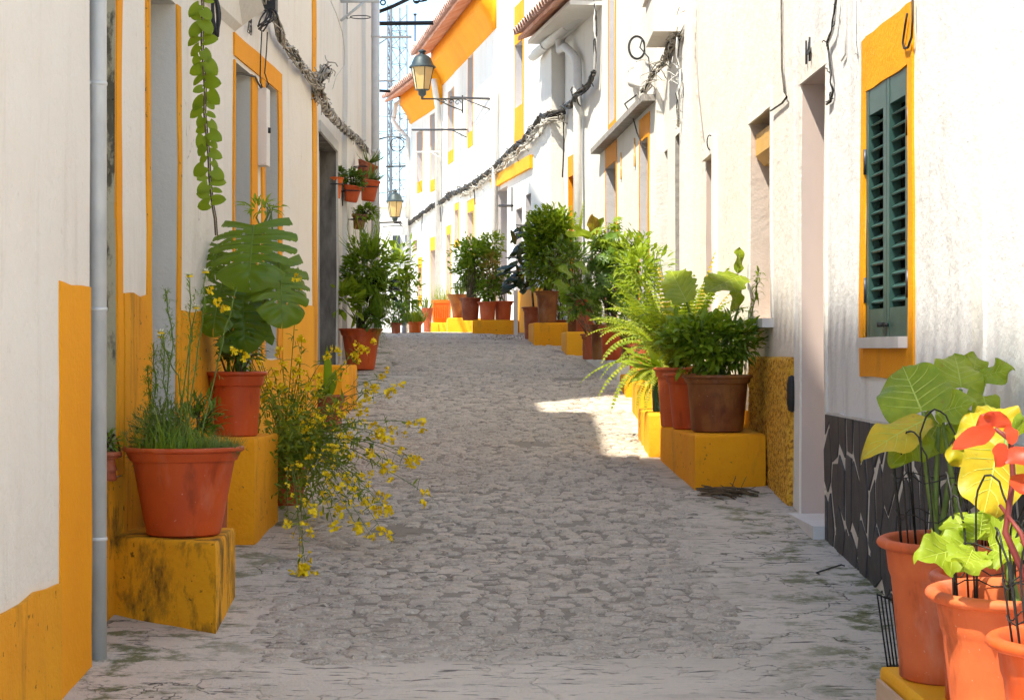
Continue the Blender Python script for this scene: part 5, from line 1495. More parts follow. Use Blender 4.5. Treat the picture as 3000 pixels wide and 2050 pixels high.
ec = Vector((1.105, 12.47, 1.44))
for (b_, t_, nr, w) in ((at(2012, 885, 12.35), at(1962, 785, 12.6), (-.25, -1, .35), .215), (at(2172, 808, 12.6), at(2078, 842, 12.3), (.0, -.75, 1), .235), (at(2160, 800, 12.6), at(2172, 722, 12.7), (.9, -1, .2), .09), (at(2165, 840, 12.6), at(2150, 905, 12.4), (.6, -1, .3), .10), (at(1985, 905, 12.4), at(1940, 905, 12.2), (-.2, -.6, 1), .10)):
    big_leaf(q, b_, t_, nr, w, L_EAR, 'rag' if w > .2 else 'oval', curl=.12, wave=.014)
stalk(q, arc(ec, at(2012, 885, 12.35), .0, 8, Vector((.03, .03, 0))), .012, STEMG)
stalk(q, arc(ec + Vector((.03, .03, 0)), at(2172, 808, 12.6), .0, 8, Vector((.08, .02, 0))), .012, STEMG)
q = potted("potted_plant", 1.055, 12.93, 1.115, .33, .23, .375, TERRA2, "salmon pot of tall golden fern, between the orange pot and the green pot", rim=.06)
fc = Vector((1.055, 12.93, 1.47))
fern(q, fc, 64, .72, .052, L_FERN, STEMG, (0.05, -.05), upr=(1.0, 3.2), dmin=.2, dmax=1.3)
fern(q, fc, 9, .72, .045, L_FERNO, STEMG, (0.12, .1), name="dry_fronds", upr=(1.6, 4.0), dmin=.1, dmax=.6)
q = potted("potted_plant", 1.005, 13.55, 1.193, .215, .15, .26, GREENPL, "dark green pot with broad lime hosta leaves, on the low yellow plinth", rim=.04)
hc = Vector((1.005, 13.55, 1.44))
for (tx, ty, w, nr) in ((1808, 1045, .095, (-.2, -.5, 1)), (1838, 1112, .10, (-.4, -.7, .6)), (1830, 1005, .08, (-.2, -.5, 1)), (1895, 1000, .08, (0, -1, .6)), (1930, 1050, .08, (.2, -.8, .8)), (1850, 1035, .09, (0, -.4, 1))):
    big_leaf(q, hc + Vector((U(-.02, .02), U(-.02, .02), .02)), at(tx, ty, 13.4), nr, w, L_EAR if R() < .7 else L_LIGHT, 'lance', curl=.15, wave=.008)
fern(q, hc, 14, .42, .040, L_FERN, STEMG, (-.35, -.25), upr=(.3, 1.2), dmin=.8, dmax=2.0)
q = potted("potted_plant", 1.14, 14.15, 1.193, .28, .20, .30, TERRA3, "old terracotta pot of arching yellow fern behind the green pot")
fern(q, (1.12, 14.15, 1.47), 60, .66, .050, L_FERN, STEMG, (-.18, -.15), upr=(.5, 2.4), dmin=.5, dmax=2.0)
q = potted("potted_plant", 1.17, 15.6, 1.345, .30, .21, .30, TERRA3, "old terracotta pot of bright fern and pale leafy stems on the pale yellow plinth")
fern(q, (1.12, 15.6, 1.62), 50, .62, .050, L_FERN, STEMG, (-.12, -.2), upr=(.9, 2.6), dmin=.3, dmax=1.2)
bush(q, at(1880, 800, 15.6), (.20, .18, .24), 300, .085, .030, L_LIGHT, 'lance', "pale_leaves", .4, .3, (1.17, 15.6, 1.62), 12, smat=STEMG)
q = potted("potted_plant", 1.12, 17.7, 1.386, .29, .20, .30, TERRA3, "terracotta pot of spilling fern on the small orange plinth")
fern(q, (1.10, 17.7, 1.66), 24, .52, .05, L_FERN, STEMG, (-.2, -.3), upr=(.9, 2.4), dmin=.3, dmax=1.2)
bush(q, at(1865, 770, 17.7), (.24, .2, .30), 420, .085, .028, L_LIGHT, 'lance', "pale_leaves", .4, .3, (1.12, 17.7, 1.66), 14, smat=STEMG)

# ---- right: schefflera and neighbours on the white ledge
q = potted("potted_plant", .975, 20.0, 1.50, .27, .185, .33, TERRA, "terracotta pot of tall schefflera with whorled glossy leaflets on the white ledge")
bush(q, at(1795, 800, 20.0), (.30, .24, .44), 1300, .074, .026, L_DARK, 'oval', up=.3, base=(.975, 20, 1.80), stems=18, palm=8, shell=.55)
bush(q, at(1800, 700, 20.0), (.22, .2, .22), 240, .08, .026, L_LIGHT, 'oval', "young_whorls", .5, .5, (.975, 20, 1.80), 4, palm=8)
q = potted("potted_plant", 1.13, 19.45, 1.50, .24, .17, .26, TERRAB, "brown pot of low dark leaves at the near end of the white ledge")
bush(q, at(1850, 940, 19.4), (.17, .15, .18), 380, .06, .022, L_DARK, 'oval', base=(1.13, 19.45, 1.75), stems=8)
q = potted("potted_plant", .90, 20.9, 1.50, .24, .16, .36, TERRAB, "dark tall pot behind the schefflera, with big round green leaves")
for (tx, ty, w) in ((1640, 835, .15), (1655, 790, .14), (1690, 850, .13), (1702, 780, .14), (1725, 850, .12), (1735, 880, .12), (1655, 868, .12)):
    b_ = at(tx + U(15, 35), ty + U(10, 30), 20.8)
    big_leaf(q, b_, at(tx - 15, ty - 8, 20.6), (-.3, -1, .5), w, L_MID, 'oval', rows=8, cols=3, curl=.12)
    stalk(q, arc((.90, 20.9, 1.84), b_, .05, 6), .007, STEMG)
bush(q, at(1705, 875, 20.7), (.16, .14, .14), 300, .07, .03, L_DARK, 'oval', base=(.9, 20.9, 1.84), stems=8)
q = potted("potted_plant", .82, 21.6, 1.50, .20, .15, .27, TERRA3, "small pot at the far end of the white ledge, with drooping leaves")
bush(q, at(1668, 915, 21.5), (.09, .1, .08), 160, .06, .022, L_MID, 'oval', base=(.82, 21.6, 1.76), stems=6)
q = potted("potted_plant", .80, 22.55, 1.80, .25, .18, .36, TERRA3, "dark red pot of variegated rubber plant with broad pale leaves")
for (bx, by, tx, ty, w, mt_) in ((1742, 690, 1658, 680, .12, L_LIGHT), (1745, 700, 1680, 662, .10, L_LIGHT), (1742, 690, 1735, 632, .14, L_BRONZE), (1752, 690, 1760, 640, .10, L_LIGHT), (1735, 705, 1730, 720, .10, L_LIGHT), (1730, 735, 1762, 695, .12, L_LIGHT), (1745, 720, 1800, 690, .09, L_LIGHT)):
    big_leaf(q, at(bx, by, 22.3), at(tx, ty, 22.1), (-.2, -1, .6), w, mt_, 'oval', rows=8, cols=3, curl=.12)
stalk(q, arc((.80, 22.55, 2.14), at(1742, 690, 22.3), .0), .014, BARK)
q2 = potted("potted_plant", .71, 22.95, 1.80, .24, .17, .42, TERRAB, "taller dark red pot beside the variegated rubber plant, under green shrub")
bush(q2, at(1668, 770, 22.9), (.25, .2, .28), 460, .075, .030, L_DARK, 'oval', base=(.71, 22.95, 2.2), stems=12)
# the round bush and rubber plant
q = potted("potted_plant", .42, 24.35, 1.92, .31, .21, .38, TERRAB, "rust-brown pot of big round bright green bush on its yellow plinth")
bush(q, at(1612, 735, 24.3), (.34, .28, .48), 3200, .080, .034, L_MID, 'oval', up=.45, base=(.42, 24.35, 2.28), stems=24, shell=.5)
bush(q, at(1615, 655, 24.2), (.28, .22, .22), 520, .078, .032, L_LIGHT, 'oval', "sunlight_toned_tips", .6, .5, (.42, 24.35, 2.28), 4)  # lighter leaf colour on the crown stands in for sunlight
fern(q, at(1685, 700, 24.0), 3, .50, .05, L_FERN, STEMG, (0, 0), name="fern_spear", upr=(4, 6), dmin=.05, dmax=.2)
q = potted("potted_plant", .27, 25.5, g(25.5), .30, .22, .40, TERRA3, "pot of rubber plant with large dark drooping leaves beside the round green bush")
for i in range(46):
    bx, by = U(1505, 1570), U(660, 850); b_ = at(bx, by, 25.2 + U(-.15, .15))
    dv = Vector((U(-1.2, .35), U(-.6, .3), U(-.7, .35))).normalized()
    big_leaf(q, b_, b_ + dv * U(.17, .27), (U(-.3, .3), -.5, 1), U(.075, .115), L_RUB, 'oval', rows=6, cols=2, curl=.3, wave=.004)
stalk(q, arc((.27, 25.5, 2.1), at(1545, 680, 25.2), .0), .014, BARK)
q = potted("potted_plant", .58, 25.2, g(25.2), .22, .15, .25, TERRA3, "shaded pot behind the round green bush with weedy leaves")
bush(q, (.58, 25.2, 2.3), (.2, .2, .25), 260, .07, .03, L_DARK, base=(.58, 25.2, 1.9), stems=8)

# ---- right: pots at the brow
for (px, w, ty, by, Y_, mat, sty, lab) in ((1378, 66, 872, 944, 27.7, TERRA3, 'band', "rose-coloured pot half behind the others at the end of the row on the yellow plinth"),
                                          (1428, 60, 884, 944, 27.5, TERRA2, 'band', "rose-coloured pot in the middle of the row on the yellow plinth"),
                                          (1474, 62, 882, 944, 27.6, TERRA2, 'band', "rose-coloured pot next to the pale post")):
    k = Y_ / F; x_ = (px - CX) * k; z0_ = 2.0; z1_ = EYE - (ty - CY) * k
    t = potted("potted_plant", x_, Y_, z0_, w * k, w * k * .68, z1_ - z0_, mat, lab, sty, rim=.05)
    if px == 1428:
        bush(t, at(1435, 845, Y_), (.22, .15, .14), 220, .07, .04, L_MID, 'oval', base=(x_, Y_, z1_), stems=8, smat=STEMG)
        bush(t, at(1445, 790, Y_), (.16, .12, .24), 170, .10, .018, L_BRONZE, 'lance', "dry_leaves", .0, .3, (x_, Y_, z1_), 8)
    if px == 1474: bush(t, at(1468, 830, Y_), (.16, .14, .16), 240, .07, .03, L_MID, 'oval', base=(x_, Y_, z1_), stems=8, smat=STEMG)
    if px == 1378:
        bush(t, at(1400, 790, 28.0), (.34, .25, .38), 2600, .064, .030, L_MID, 'oval', base=(x_, Y_, z1_), stems=24, shell=.5, up=.4)
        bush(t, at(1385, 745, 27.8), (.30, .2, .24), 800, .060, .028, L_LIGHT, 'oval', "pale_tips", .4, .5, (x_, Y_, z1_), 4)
        bush(t, at(1440, 715, 28.0), (.20, .16, .18), 520, .060, .026, L_FERN, 'oval', "sunlight_toned_tips", .4, .5, (x_, Y_, z1_), 4)  # yellower leaf colour here stands in for sun on the tips
for (px, w, ty, by, Y_, mat, lab) in ((1345, 72, 862, 935, 29.7, TERRAB, "flared dark brown pot on the yellow plinth behind the ribbed orange planter"), (1252, 36, 902, 965, 31.0, TERRA3, "slim flared brown pot standing on the street beside the ribbed orange planter")):
    k = Y_ / F; x_ = (px - CX) * k; z1_ = EYE - (ty - CY) * k; z0_ = 2.06 if px > 1300 else g(Y_)
    t = potted("potted_plant", x_, Y_, z0_, w * k, w * k * .55, z1_ - z0_, mat, lab, 'flare')
    blades(t, (x_, Y_, z1_ - .03), .06, 14, .22, .03, L_GREYG, "stiff_leaves", .9, .3, 'lance')
# ribbed orange planter box
k = 31.7 / F; x0_, x1_ = (1264 - CX) * k, (1322 - CX) * k; z0_, z1_ = 2.02, EYE - (880 - CY) * k
t = thing("potted_plant", ((x0_ + x1_) / 2, 31.7, z0_), "ribbed bright orange rectangular planter with yellow grass", "potted plant")
m = MB(); yy0, yy1 = 31.5, 31.9
def ringp(s_, z_):
    cx_, cy_ = (x0_ + x1_) / 2, 31.7; hx_, hy_ = (x1_ - x0_) / 2 * s_, .2 * s_
    out_ = []
    for (sx, sy, a0) in ((1, 1, 0), (-1, 1, 1.5708), (-1, -1, 3.1416), (1, -1, 4.7124)):
        for i in range(4):
            a = a0 + 1.5708 * i / 3; out_.append((cx_ + sx * (hx_ - .05) + .05 * math.cos(a), cy_ + sy * (hy_ - .05) + .05 * math.sin(a), z_))
    return out_
rg = [ringp(.78, z0_), ringp(.86, z0_ + .04), ringp(.96, z1_ - .05), ringp(1.02, z1_ - .045), ringp(1.02, z1_), ringp(.94, z1_), ringp(.92, z1_ - .06)]
vs = [p for r_ in rg for p in r_]; n = 16
fs = [(r_*n+i, r_*n+(i+1)%n, (r_+1)*n+(i+1)%n, (r_+1)*n+i) for r_ in range(6) for i in range(n)] + [tuple(reversed(range(n))), tuple(6*n+i for i in range(n))]
m.add(vs, fs); autosmooth(m.build("box", ORPLAS, t), 40)
for i in range(9):
    m = MB(); xx = x0_ + (x1_ - x0_) * (.14 + .72 * i / 8); m.box((xx - .006, 31.497 + .008, z0_ + .06), (xx + .006, 31.53, z1_ - .07)); m.build("rib", ORPLAS, t, smooth=False)
blades(t, ((x0_ + x1_) / 2, 31.7, z1_ - .05), .13, 90, .30, .010, L_FERN, "grass", .9, .6)

# ================================================================== right foreground: pots with wire cages
TL = Matrix.Rotation(math.radians(2.2), 3, 'X')
pa = potted("potted_plant", 1.354, 6.33, .587, .455, .31, .435, TERRA2, "salmon pot of elephant ears with a bent wire cage, beside the slate base", 'roll', rim=.062, tilt=TL, soil_drop=.12)
p2 = potted("potted_plant", 1.385, 5.90, .587, .37, .27, .375, TERRA, "orange pot tucked between the two salmon caged pots", 'roll', rim=.055, tilt=TL, soil_drop=.10)
pb = potted("potted_plant", 1.333, 5.47, .587, .46, .31, .378, TERRA2, "salmon pot with a crumpled lettuce-like leaf and yellowing elephant ears in a wire cage", 'roll', rim=.062, tilt=TL, soil_drop=.11)
pc = potted("potted_plant", 1.352, 4.98, .587, .40, .27, .32, TERRA, "orange pot of red-stemmed plant with red leaves and twisted wire", 'roll', rim=.055, tilt=TL, soil_drop=.08)
# elephant ears
for (b_, t_, nr, w, mt_, kd) in ((at(2700, 1205, 6.35), at(2640, 1055, 6.5), (-.2, -1, .25), .235, L_EAR, 'heart'), (at(2815, 1135, 6.45), at(2800, 1018, 6.6), (.0, -1, .2), .165, L_EAR, 'heart'),
                               (at(2870, 1105, 6.5), at(2955, 1075, 6.4), (.1, -1, .5), .09, L_EAR, 'oval'), (at(2850, 1090, 6.6), at(2870, 1030, 6.7), (.1, -1, .1), .09, L_EAR, 'oval'),
                               (at(2725, 1225, 6.3), at(2538, 1300, 6.1), (-.1, -.75, 1), .135, L_EARY, 'oval'), (at(2720, 1260, 6.3), at(2620, 1345, 6.2), (-.1, -1, .6), .12, L_EAR, 'oval'),
                               (at(2740, 1215, 6.3), at(2845, 1170, 6.2), (.0, -.9, .7), .12, L_EAR, 'oval'), (at(2770, 1250, 6.3), at(2860, 1225, 6.2), (.0, -1, .5), .10, L_EAR, 'oval'), (at(2750, 1240, 6.4), at(2700, 1330, 6.3), (0, -1, .3), .12, L_EAR, 'heart'),
                               (at(2880, 1160, 6.4), at(2905, 1240, 6.3), (.3, -1, .3), .12, L_EAR, 'heart')):
    big_leaf(pa, b_, t_, nr, w, mt_, kd, curl=.24, wave=.016)
sa = Vector((1.36, 6.33, .92))
for (tx, ty, Y_) in ((2705, 1205, 6.35), (2815, 1140, 6.45), (2760, 1230, 6.3), (2750, 1250, 6.35), (2870, 1110, 6.5)):
    stalk(pa, arc(sa + Vector((U(-.06, .06), U(-.05, .05), 0)), at(tx, ty, Y_), 0, 8, Vector((U(-.02, .03), 0, 0))), .012, STEMG)
for (b_, t_, nr, w, mt_, kd) in ((at(2885, 1330, 5.6), at(2840, 1195, 5.7), (-.2, -1, .2), .13, L_EARY, 'heart'), (at(2920, 1310, 5.6), at(2900, 1480, 5.4), (.1, -1, .25), .19, L_EARY, 'heart'), (at(2950, 1260, 5.7), at(2895, 1170, 5.8), (.2, -1, .3), .14, L_EARY, 'heart'),
                               (at(2960, 1290, 5.7), at(3010, 1240, 5.6), (.3, -1, .3), .12, L_EAR, 'oval'), (at(2830, 1360, 5.6), at(2790, 1300, 5.6), (-.2, -1, .3), .08, L_EARY, 'oval')):
    big_leaf(pb, b_, t_, nr, w, mt_, kd, curl=.24, wave=.018)
sb = Vector((1.345, 5.47, .86))
for (tx, ty) in ((2885, 1330), (2920, 1310), (2950, 1260)):
    stalk(pb, arc(sb + Vector((U(-.05, .05), U(-.03, .03), 0)), at(tx, ty, 5.6), 0, 8, Vector((U(-.03, .0), 0, 0))), .013, STEMG)
for (b_, t_, nr, w) in ((at(2850, 1600, 5.4), at(2695, 1630, 5.3), (0, -.9, .7), .13), (at(2850, 1590, 5.4), at(2790, 1500, 5.45), (-.1, -1, .2), .13), (at(2870, 1580, 5.4), at(2880, 1500, 5.4), (.1, -1, .3), .12), (at(2850, 1610, 5.35), at(2830, 1655, 5.2), (0, -1, .6), .12), (at(2900, 1600, 5.35), at(2985, 1560, 5.3), (0, -1, .6), .12), (at(2910, 1610, 5.3), at(2985, 1640, 5.2), (0, -1, .7), .10)):
    big_leaf(pb, b_, t_, nr, w, L_LIGHT, 'rag', "lettuce_leaf", .1, .018)
# the red plant
sc = Vector((1.345, 5.0, .84))
rs = [sc, at(2945, 1560, 5.05), at(2968, 1400, 5.1), at(2960, 1290, 5.1), at(2915, 1255, 5.1)]
stalk(pc, rs, .010, STEMR, "red_stem")
stalk(pc, [sc, at(2990, 1560, 5.0), at(2930, 1480, 5.1)], .008, STEMR, "red_stem")
for (b_, t_, nr, w) in ((at(2912, 1255, 5.1), at(2797, 1305, 5.0), (0, -1, .6), .055), (at(2915, 1250, 5.1), at(2930, 1205, 5.1), (.2, -1, .5), .075), (at(2905, 1255, 5.1), at(2872, 1215, 5.1), (-.2, -1, .4), .06), (at(2960, 1300, 5.05), at(2965, 1240, 5.1), (.2, -1, .2), .04), (at(2945, 1300, 5.05), at(2920, 1365, 5.0), (.3, -1, .2), .05), (at(2965, 1310, 5.05), at(3000, 1360, 5.0), (0, -1, .3), .075), (at(2975, 1390, 5.05), at(3010, 1440, 5.0), (0, -1, .3), .06)):
    big_leaf(pc, b_, t_, nr, w, L_RED, 'oval', "red_leaf", .12, .004, 8, 3)
# wire cages
def cage(label, c_, r_, z0_, z1_, n, lean):
    t = thing("wire_cage", (c_[0], c_[1], z0_), label, "wire cage")
    def P_(a, z_):
        k_ = (z_ - z0_) / (z1_ - z0_); return Vector((c_[0] + r_ * (1 + .12 * k_) * math.cos(a) + lean[0] * k_, c_[1] + r_ * (1 + .12 * k_) * math.sin(a) + lean[1] * k_, z_))
    for i in range(n):
        a0 = 6.283 * i / n + U(-.15, .15); a1 = a0 + U(.5, .85); ht = z1_ + U(-.06, .06)
        pts = [P_(a0, z0_ - .04), P_(a0 + .03, z0_ + (ht - z0_) * .45), P_(a0 + .06, ht - .07)]
        for q_ in range(1, 8):
            f_ = q_ / 8; a = a0 + .06 + (a1 - a0 - .12) * f_; pts.append(P_(a, ht - .07 + .075 * math.sin(math.pi * f_)) + rdir(0) * .004)
        pts += [P_(a1 - .06, ht - .07), P_(a1 - .03, z0_ + (ht - z0_) * .45), P_(a1, z0_ - .04)]
        m_ = MB(); m_.tube(pts, .0029, 6); m_.build("wire", WIREM, t)
    for zz in (.35, .62):
        m_ = MB(); m_.tube([P_(6.283 * i / 26, z0_ + (z1_ - z0_) * zz + .012 * math.sin(i * 1.7)) + rdir(0) * .005 for i in range(27)], .0020, 5); m_.build("hoop", WIREM, t)
    return t
cage("black bent-wire cage standing in the pot of elephant ears beside the slate base", (1.345, 6.325), .140, .94, 1.37, 9, (-.03, -.02))
cage("black bent-wire cage over the lettuce-like leaf and yellowing elephant ears", (1.335, 5.465), .150, .87, 1.22, 10, (.0, .0))
cage("tangled low wire cage in the orange pot of the red-stemmed plant", (1.335, 4.96), .115, .83, 1.16, 7, (-.03, .0))
# wire rack and crate beside the ledge
t = thing("wire_rack", at(2590, 1990, 6.85), "black wire rack leaning beside the yellow ledge", "wire rack")
zb_ = g(6.85)
for i in range(5):
    x_ = at(2571 + 13 * i, 0, 6.85).x; xb = at(2602 + 11 * i, 0, 6.85).x
    m = MB(); m.tube([Vector((xb, 6.80 + .012 * i, zb_)), Vector((x_, 6.86 + .012 * i, at(0, 1737 + 5 * i, 6.86).z))], .0032, 6); m.build("wire", WIREM, t)
for f_ in (.18, .25, .985):
    m = MB(); pa_, pb_ = Vector((at(2602, 0, 6.85).x, 6.80, zb_)).lerp(at(2571, 1737, 6.86), f_), Vector((at(2646, 0, 6.85).x, 6.848, zb_)).lerp(at(2623, 1757, 6.908), f_)
    m.tube([pa_, pb_], .003, 6); m.build("cross_wire", WIREM, t)
t = thing("wooden_crate", at(2590, 2050, 6.6), "corner of a pale wooden crate on the ground beside the yellow ledge", "crate")
xa, xb, zt_ = at(2569, 0, 6.55).x, 1.184, at(0, 1988, 6.55).z
for (a, b) in (((xa, 5.9, g(6.2) + .01), (xa + .012, 6.56, zt_)), ((xa + .014, 6.545, g(6.5) + .005), (xb, 6.558, zt_ - .012)), ((xa + .014, 5.9, g(6.2) + .01), (xa + .03, 5.912, zt_ - .01))):
    m = MB(); m.box(a, b); m.build("board", WOODL, t, smooth=False)

# twig mat and rake head at the foot of the wide plinth, stray stick
t = thing("twig_bundle", at(2110, 1455, 11.3), "flat bundle of brown twigs on the ground against the wide orange-yellow plinth", "twigs")
m = MB()
for i in range(46):
    a_ = at(U(2035, 2130), 1438 + U(-6, 20), 11.45 + U(-.1, .1)); a_.z = g(a_.y) + U(.012, .045)
    b_ = a_ + Vector((U(.08, .20), U(-.14, .03), 0)); b_.z = g(b_.y) + U(.005, .03)
    m.tube([a_, a_.lerp(b_, .5) + Vector((0, 0, .01)), b_], U(.002, .005), 4)
for i in range(6):
    a_ = at(U(2120, 2200), 1440, 11.5); a_.z = g(a_.y) + .02; b_ = a_ + Vector((U(-.05, .08), U(-.05, .05), U(.02, .09))); m.tube([a_, b_], .002, 4)
m.build("twigs", BARK, t, kind="stuff")
t = thing("stick", at(2440, 1680, 8.95), "thin dark bent stick lying on the pale gutter near the slate base", "stick")
m = MB(); a_, b_ = at(2392, 1692, 8.95), at(2465, 1665, 9.15)
for q_ in (a_, b_): q_.z = g(q_.y) + .012
m.tube([a_ + Vector((.01, -.01, -.004)), a_, b_, b_ + Vector((.01, -.02, -.002))], .004, 5); m.build("twig", BLACKM, t)
# drain grate / dark litter at the brow
t = thing("leaf_litter", at(1420, 985, 25.5), "scatter of dry dark leaves on the street below the rose-coloured pots", "dry leaves")
m = MB()
for i in range(160):
    x_, y_ = U(-.45, .15) , U(25.0, 26.6); m.leaf((x_, y_, g(y_) + U(.006, .03)), (U(-1, 1), U(-1, 1), .1), (0, 0, 1), U(.02, .05), .018, 'oval', 2, .3)
m.build("leaves", BARK, t, kind="stuff"); t["kind"] = "stuff"

# ================================================================== cables, lamps, brackets
def bundle(label, path, n, r_, rs, mat, mat2, fuzz=0, parent_name="cable_bundle", fuzz_len=.05, jit=.012):
    t = thing(parent_name, path[0], label, "cables")
    P_ = []
    for i in range(len(path) - 1):
        k_ = max(2, int((Vector(path[i+1]) - Vector(path[i])).length / .06))
        P_ += [Vector(path[i]).lerp(Vector(path[i+1]), q_ / k_) for q_ in range(k_)]
    P_.append(Vector(path[-1]))
    for c_ in range(n):
        ph, sp, rr = U(0, 6.28), U(.25, .6) * random.choice((-1, 1)), r_ * U(.3, 1.0)
        m_ = MB(); pts = []
        for i, p_ in enumerate(P_):
            tn = (P_[min(i+1, len(P_)-1)] - P_[max(i-1, 0)]).normalized(); x_ = tn.cross(Vector((0, 0, 1)))
            x_ = x_.normalized() if x_.length > .05 else Vector((1, 0, 0)); y_ = x_.cross(tn)
            a = ph + i * sp; pts.append(p_ + (x_ * math.cos(a) * .7 + y_ * math.sin(a)) * rr + rdir(0) * jit * R())
        m_.tube(pts, rs * U(.7, 1.2), 5); m_.build("cable", mat if c_ % 3 else mat2, t)
    if fuzz:
        m_ = MB()
        for i in range(fuzz):
            p_ = random.choice(P_) + rdir(0) * r_ * .8; a = rdir(-.2) * fuzz_len * U(.4, 1.2); b = a + rdir(-.2) * fuzz_len * .6
            m_.tube([p_, p_ + a * .6 + rdir(0) * .01, p_ + a, p_ + b], rs * .55, 4, False)
        m_.build("loose_ends", mat, t, kind="stuff")
    return t
Lw = lambda px, py, off=.05: LH.px(px, py, off)
bundle("ragged whitewashed cable bundle running down the wall past the yellow lintel", [Lw(742, -20), Lw(775, 50), Lw(800, 110), Lw(835, 160), Lw(870, 205), Lw(905, 250), Lw(921, 275, .06)], 9, .035, .0065, CABLEL, CABLE, 60, fuzz_len=.04, jit=.004)
t = bundle("knot of dark cables bulging at the corner of the yellow lintel house", [at(921, 280, 13.9), at(926, 262, 13.85), at(940, 228, 13.8), at(962, 198, 13.75)], 12, .045, .008, CABLEL, CABLE, 60)
L2p = lambda px, py: at(px, py, 14.2 + (px - 940) / 60 * 4.0)
bundle("whitewashed cable bundle sagging along the set-back house above the hanging pots", [at(938, 275, 14.1), at(955, 320, 15.0), at(985, 355, 17.5), at(1015, 385, 20.0), at(1050, 410, 22.5), at(1075, 445, 24.0), at(1078, 470, 24.0)], 8, .04, .008, CABLEL, CABLE, 40, fuzz_len=.05, jit=.005)
t = thing("junction_box", Lw(790, 0, .1), "black junction box with drooping cables above the yellow lintel", "junction box")
m = MB(); c_ = at(795, 12, 11.6); m.box((c_.x - .04, c_.y - .06, c_.z - .04), (c_.x + .03, c_.y + .06, c_.z + .12)); m.build("box", BLACKM, t, smooth=False)
for i in range(7):
    m = MB(); a_ = at(785 + U(-6, 12), 25, 11.55); b_ = at(765 + U(-12, 14), 88 + U(-14, 10), 11.4); m.tube(arc(a_, b_, 0, 8, Vector((U(-.02, .08), -.02, 0))), .005, 5); m.build("cable", CABLE if i % 2 else BLACKM, t)
def wire(label, pts, r_, mat, name="cable", cat="cable"):
    t = thing(name, pts[0], label, cat)
    m_ = MB(); m_.tube(pts, r_, 6); m_.build("strand", mat, t); return t
wire("thin black cable dropping from the junction box across the yellow lintel", [Lw(755, 90, .02), Lw(752, 160, .02), Lw(753, 240, .02), Lw(757, 262, .03)], .004, BLACKM)
wire("pale cable looping beside the black one over the meter box", [Lw(772, 95, .02), Lw(770, 150, .02), Lw(766, 215, .02), Lw(771, 248, .03), Lw(766, 257, .03)], .004, CABLE)
wire("black cable crossing the top of the first tall opening under the lintel", [Lw(686, 221, -.02), Lw(700, 217, -.05), Lw(720, 216, -.03), Lw(738, 225, .02), Lw(748, 245, .02), Lw(755, 264, .03)], .006, BLACKM)
t = thing("wire_coil", at(640, 60, 9.9), "hank of black cable hanging from the pale hood beside the vine", "cable")
for i in range(7):
    m = MB(); a_ = at(626 + U(-5, 4), -20, 9.9); b_ = at(642 + U(-16, 10), 112 + U(-18, 8), 9.8); m.tube(arc(a_, b_, 0, 8, Vector((U(-.02, .03), U(-.02, .02), 0))), .007, 5); m.build("cable", BLACKM, t)
wire("thin grey wire sagging down the pilaster of the set-back house", [at(965, -5, 19), at(985, 40, 19.4), at(1003, 95, 19.8), at(1010, 150, 20), at(1010, 190, 20), at(985, 225, 19.6), at(975, 260, 19.5)], .005, GREYREV)
# iron ring bracket on the set-back house
t = thing("wall_bracket", at(1000, 5, 20.5), "white steel bracket with an empty pot ring high on the set-back house", "bracket")
m = MB(); m.tube([at(998, 4, 20.5), at(1112, 3, 20.5)], .02, 6); m.tube([at(998, 62, 20.5), at(1065, 8, 20.5)], .015, 6); m.build("arm", METAL, t)
m = MB(); c_ = at(1056, 51, 20.5); m.tube([c_ + Vector((.10 * math.cos(a), .10 * math.sin(a) , 0)) for a in [6.2832 * i / 28 for i in range(29)]], .005, 5); m.tube([at(1017, 10, 20.5), at(1017, 56, 20.5), at(1030, 52, 20.5)], .005, 5); m.build("ring", BLACKM, t)
# cable brackets on the end of the set-back house and across the gap
def bar(label, a_, b_, r_, mat, brace=None):
    t = thing("wall_bracket", a_, label, "bracket")
    m_ = MB(); d_ = (Vector(b_) - Vector(a_)).normalized()
    m_.tube([a_, b_], r_, 4); m_.build("bar", mat, t, smooth=False)
    if brace:
        m_ = MB(); m_.tube(brace, r_ * .6, 5); m_.build("brace", mat, t)
    return t
bar("thick black cable bar jutting into the sky from the white drainpipe corner", at(1084, 70, 25.6), at(1270, 68, 25.6), .026, BLACKM)
bar("pale cable bar with diagonal brace below the thick black bar", at(1090, 110, 25.6), at(1206, 109, 25.6), .016, CABLEW, [at(1108, 131, 25.6), at(1138, 111, 25.6)])
bar("pale short cable bar halfway down the white corner", at(1108, 238, 25.8), at(1156, 237, 25.8), .012, CABLEW)
bar("short dark cable bar under the pale one at the white corner", at(1106, 266, 25.8), at(1144, 268, 25.8), .018, BLACKM)
bar("small floating-end dark cable bar beside the antenna masts", at(1150, 282, 41.1), at(1184, 285, 41.1), .02, BLACKM, [at(1184, 285, 41.1), at(1200, 300, 41.1)])
bar("long black cable bar under the street lantern on the cornice house", at(1208, 381, 36.6), at(1366, 380, 34.2), .018, BLACKM, [at(1325, 382, 34.8), at(1366, 402, 34.2)])
bar("grey cable bar low between the upper windows of the farthest house", at(1216, 446, 38.2), at(1288, 445, 37.6), .016, METAL, [at(1262, 445, 37.8), at(1288, 462, 37.6)])
bar("black bar above the street lantern bracket", at(1320, 286, 34.2), at(1440, 290, 31.6), .018, BLACKM, [at(1358, 290, 33.2), at(1440, 322, 31.6)])
bar("black cable bar across the gap beside the far drainpipe", at(1131, 488, 41.3), at(1191, 487, 41.2), .018, BLACKM)
bar("black sign arm on the wall under the yellow beam", at(1462, 603, 28.8), at(1502, 603, 28.4), .018, BLACKM, [at(1500, 548, 28.4), at(1500, 620, 28.4)])
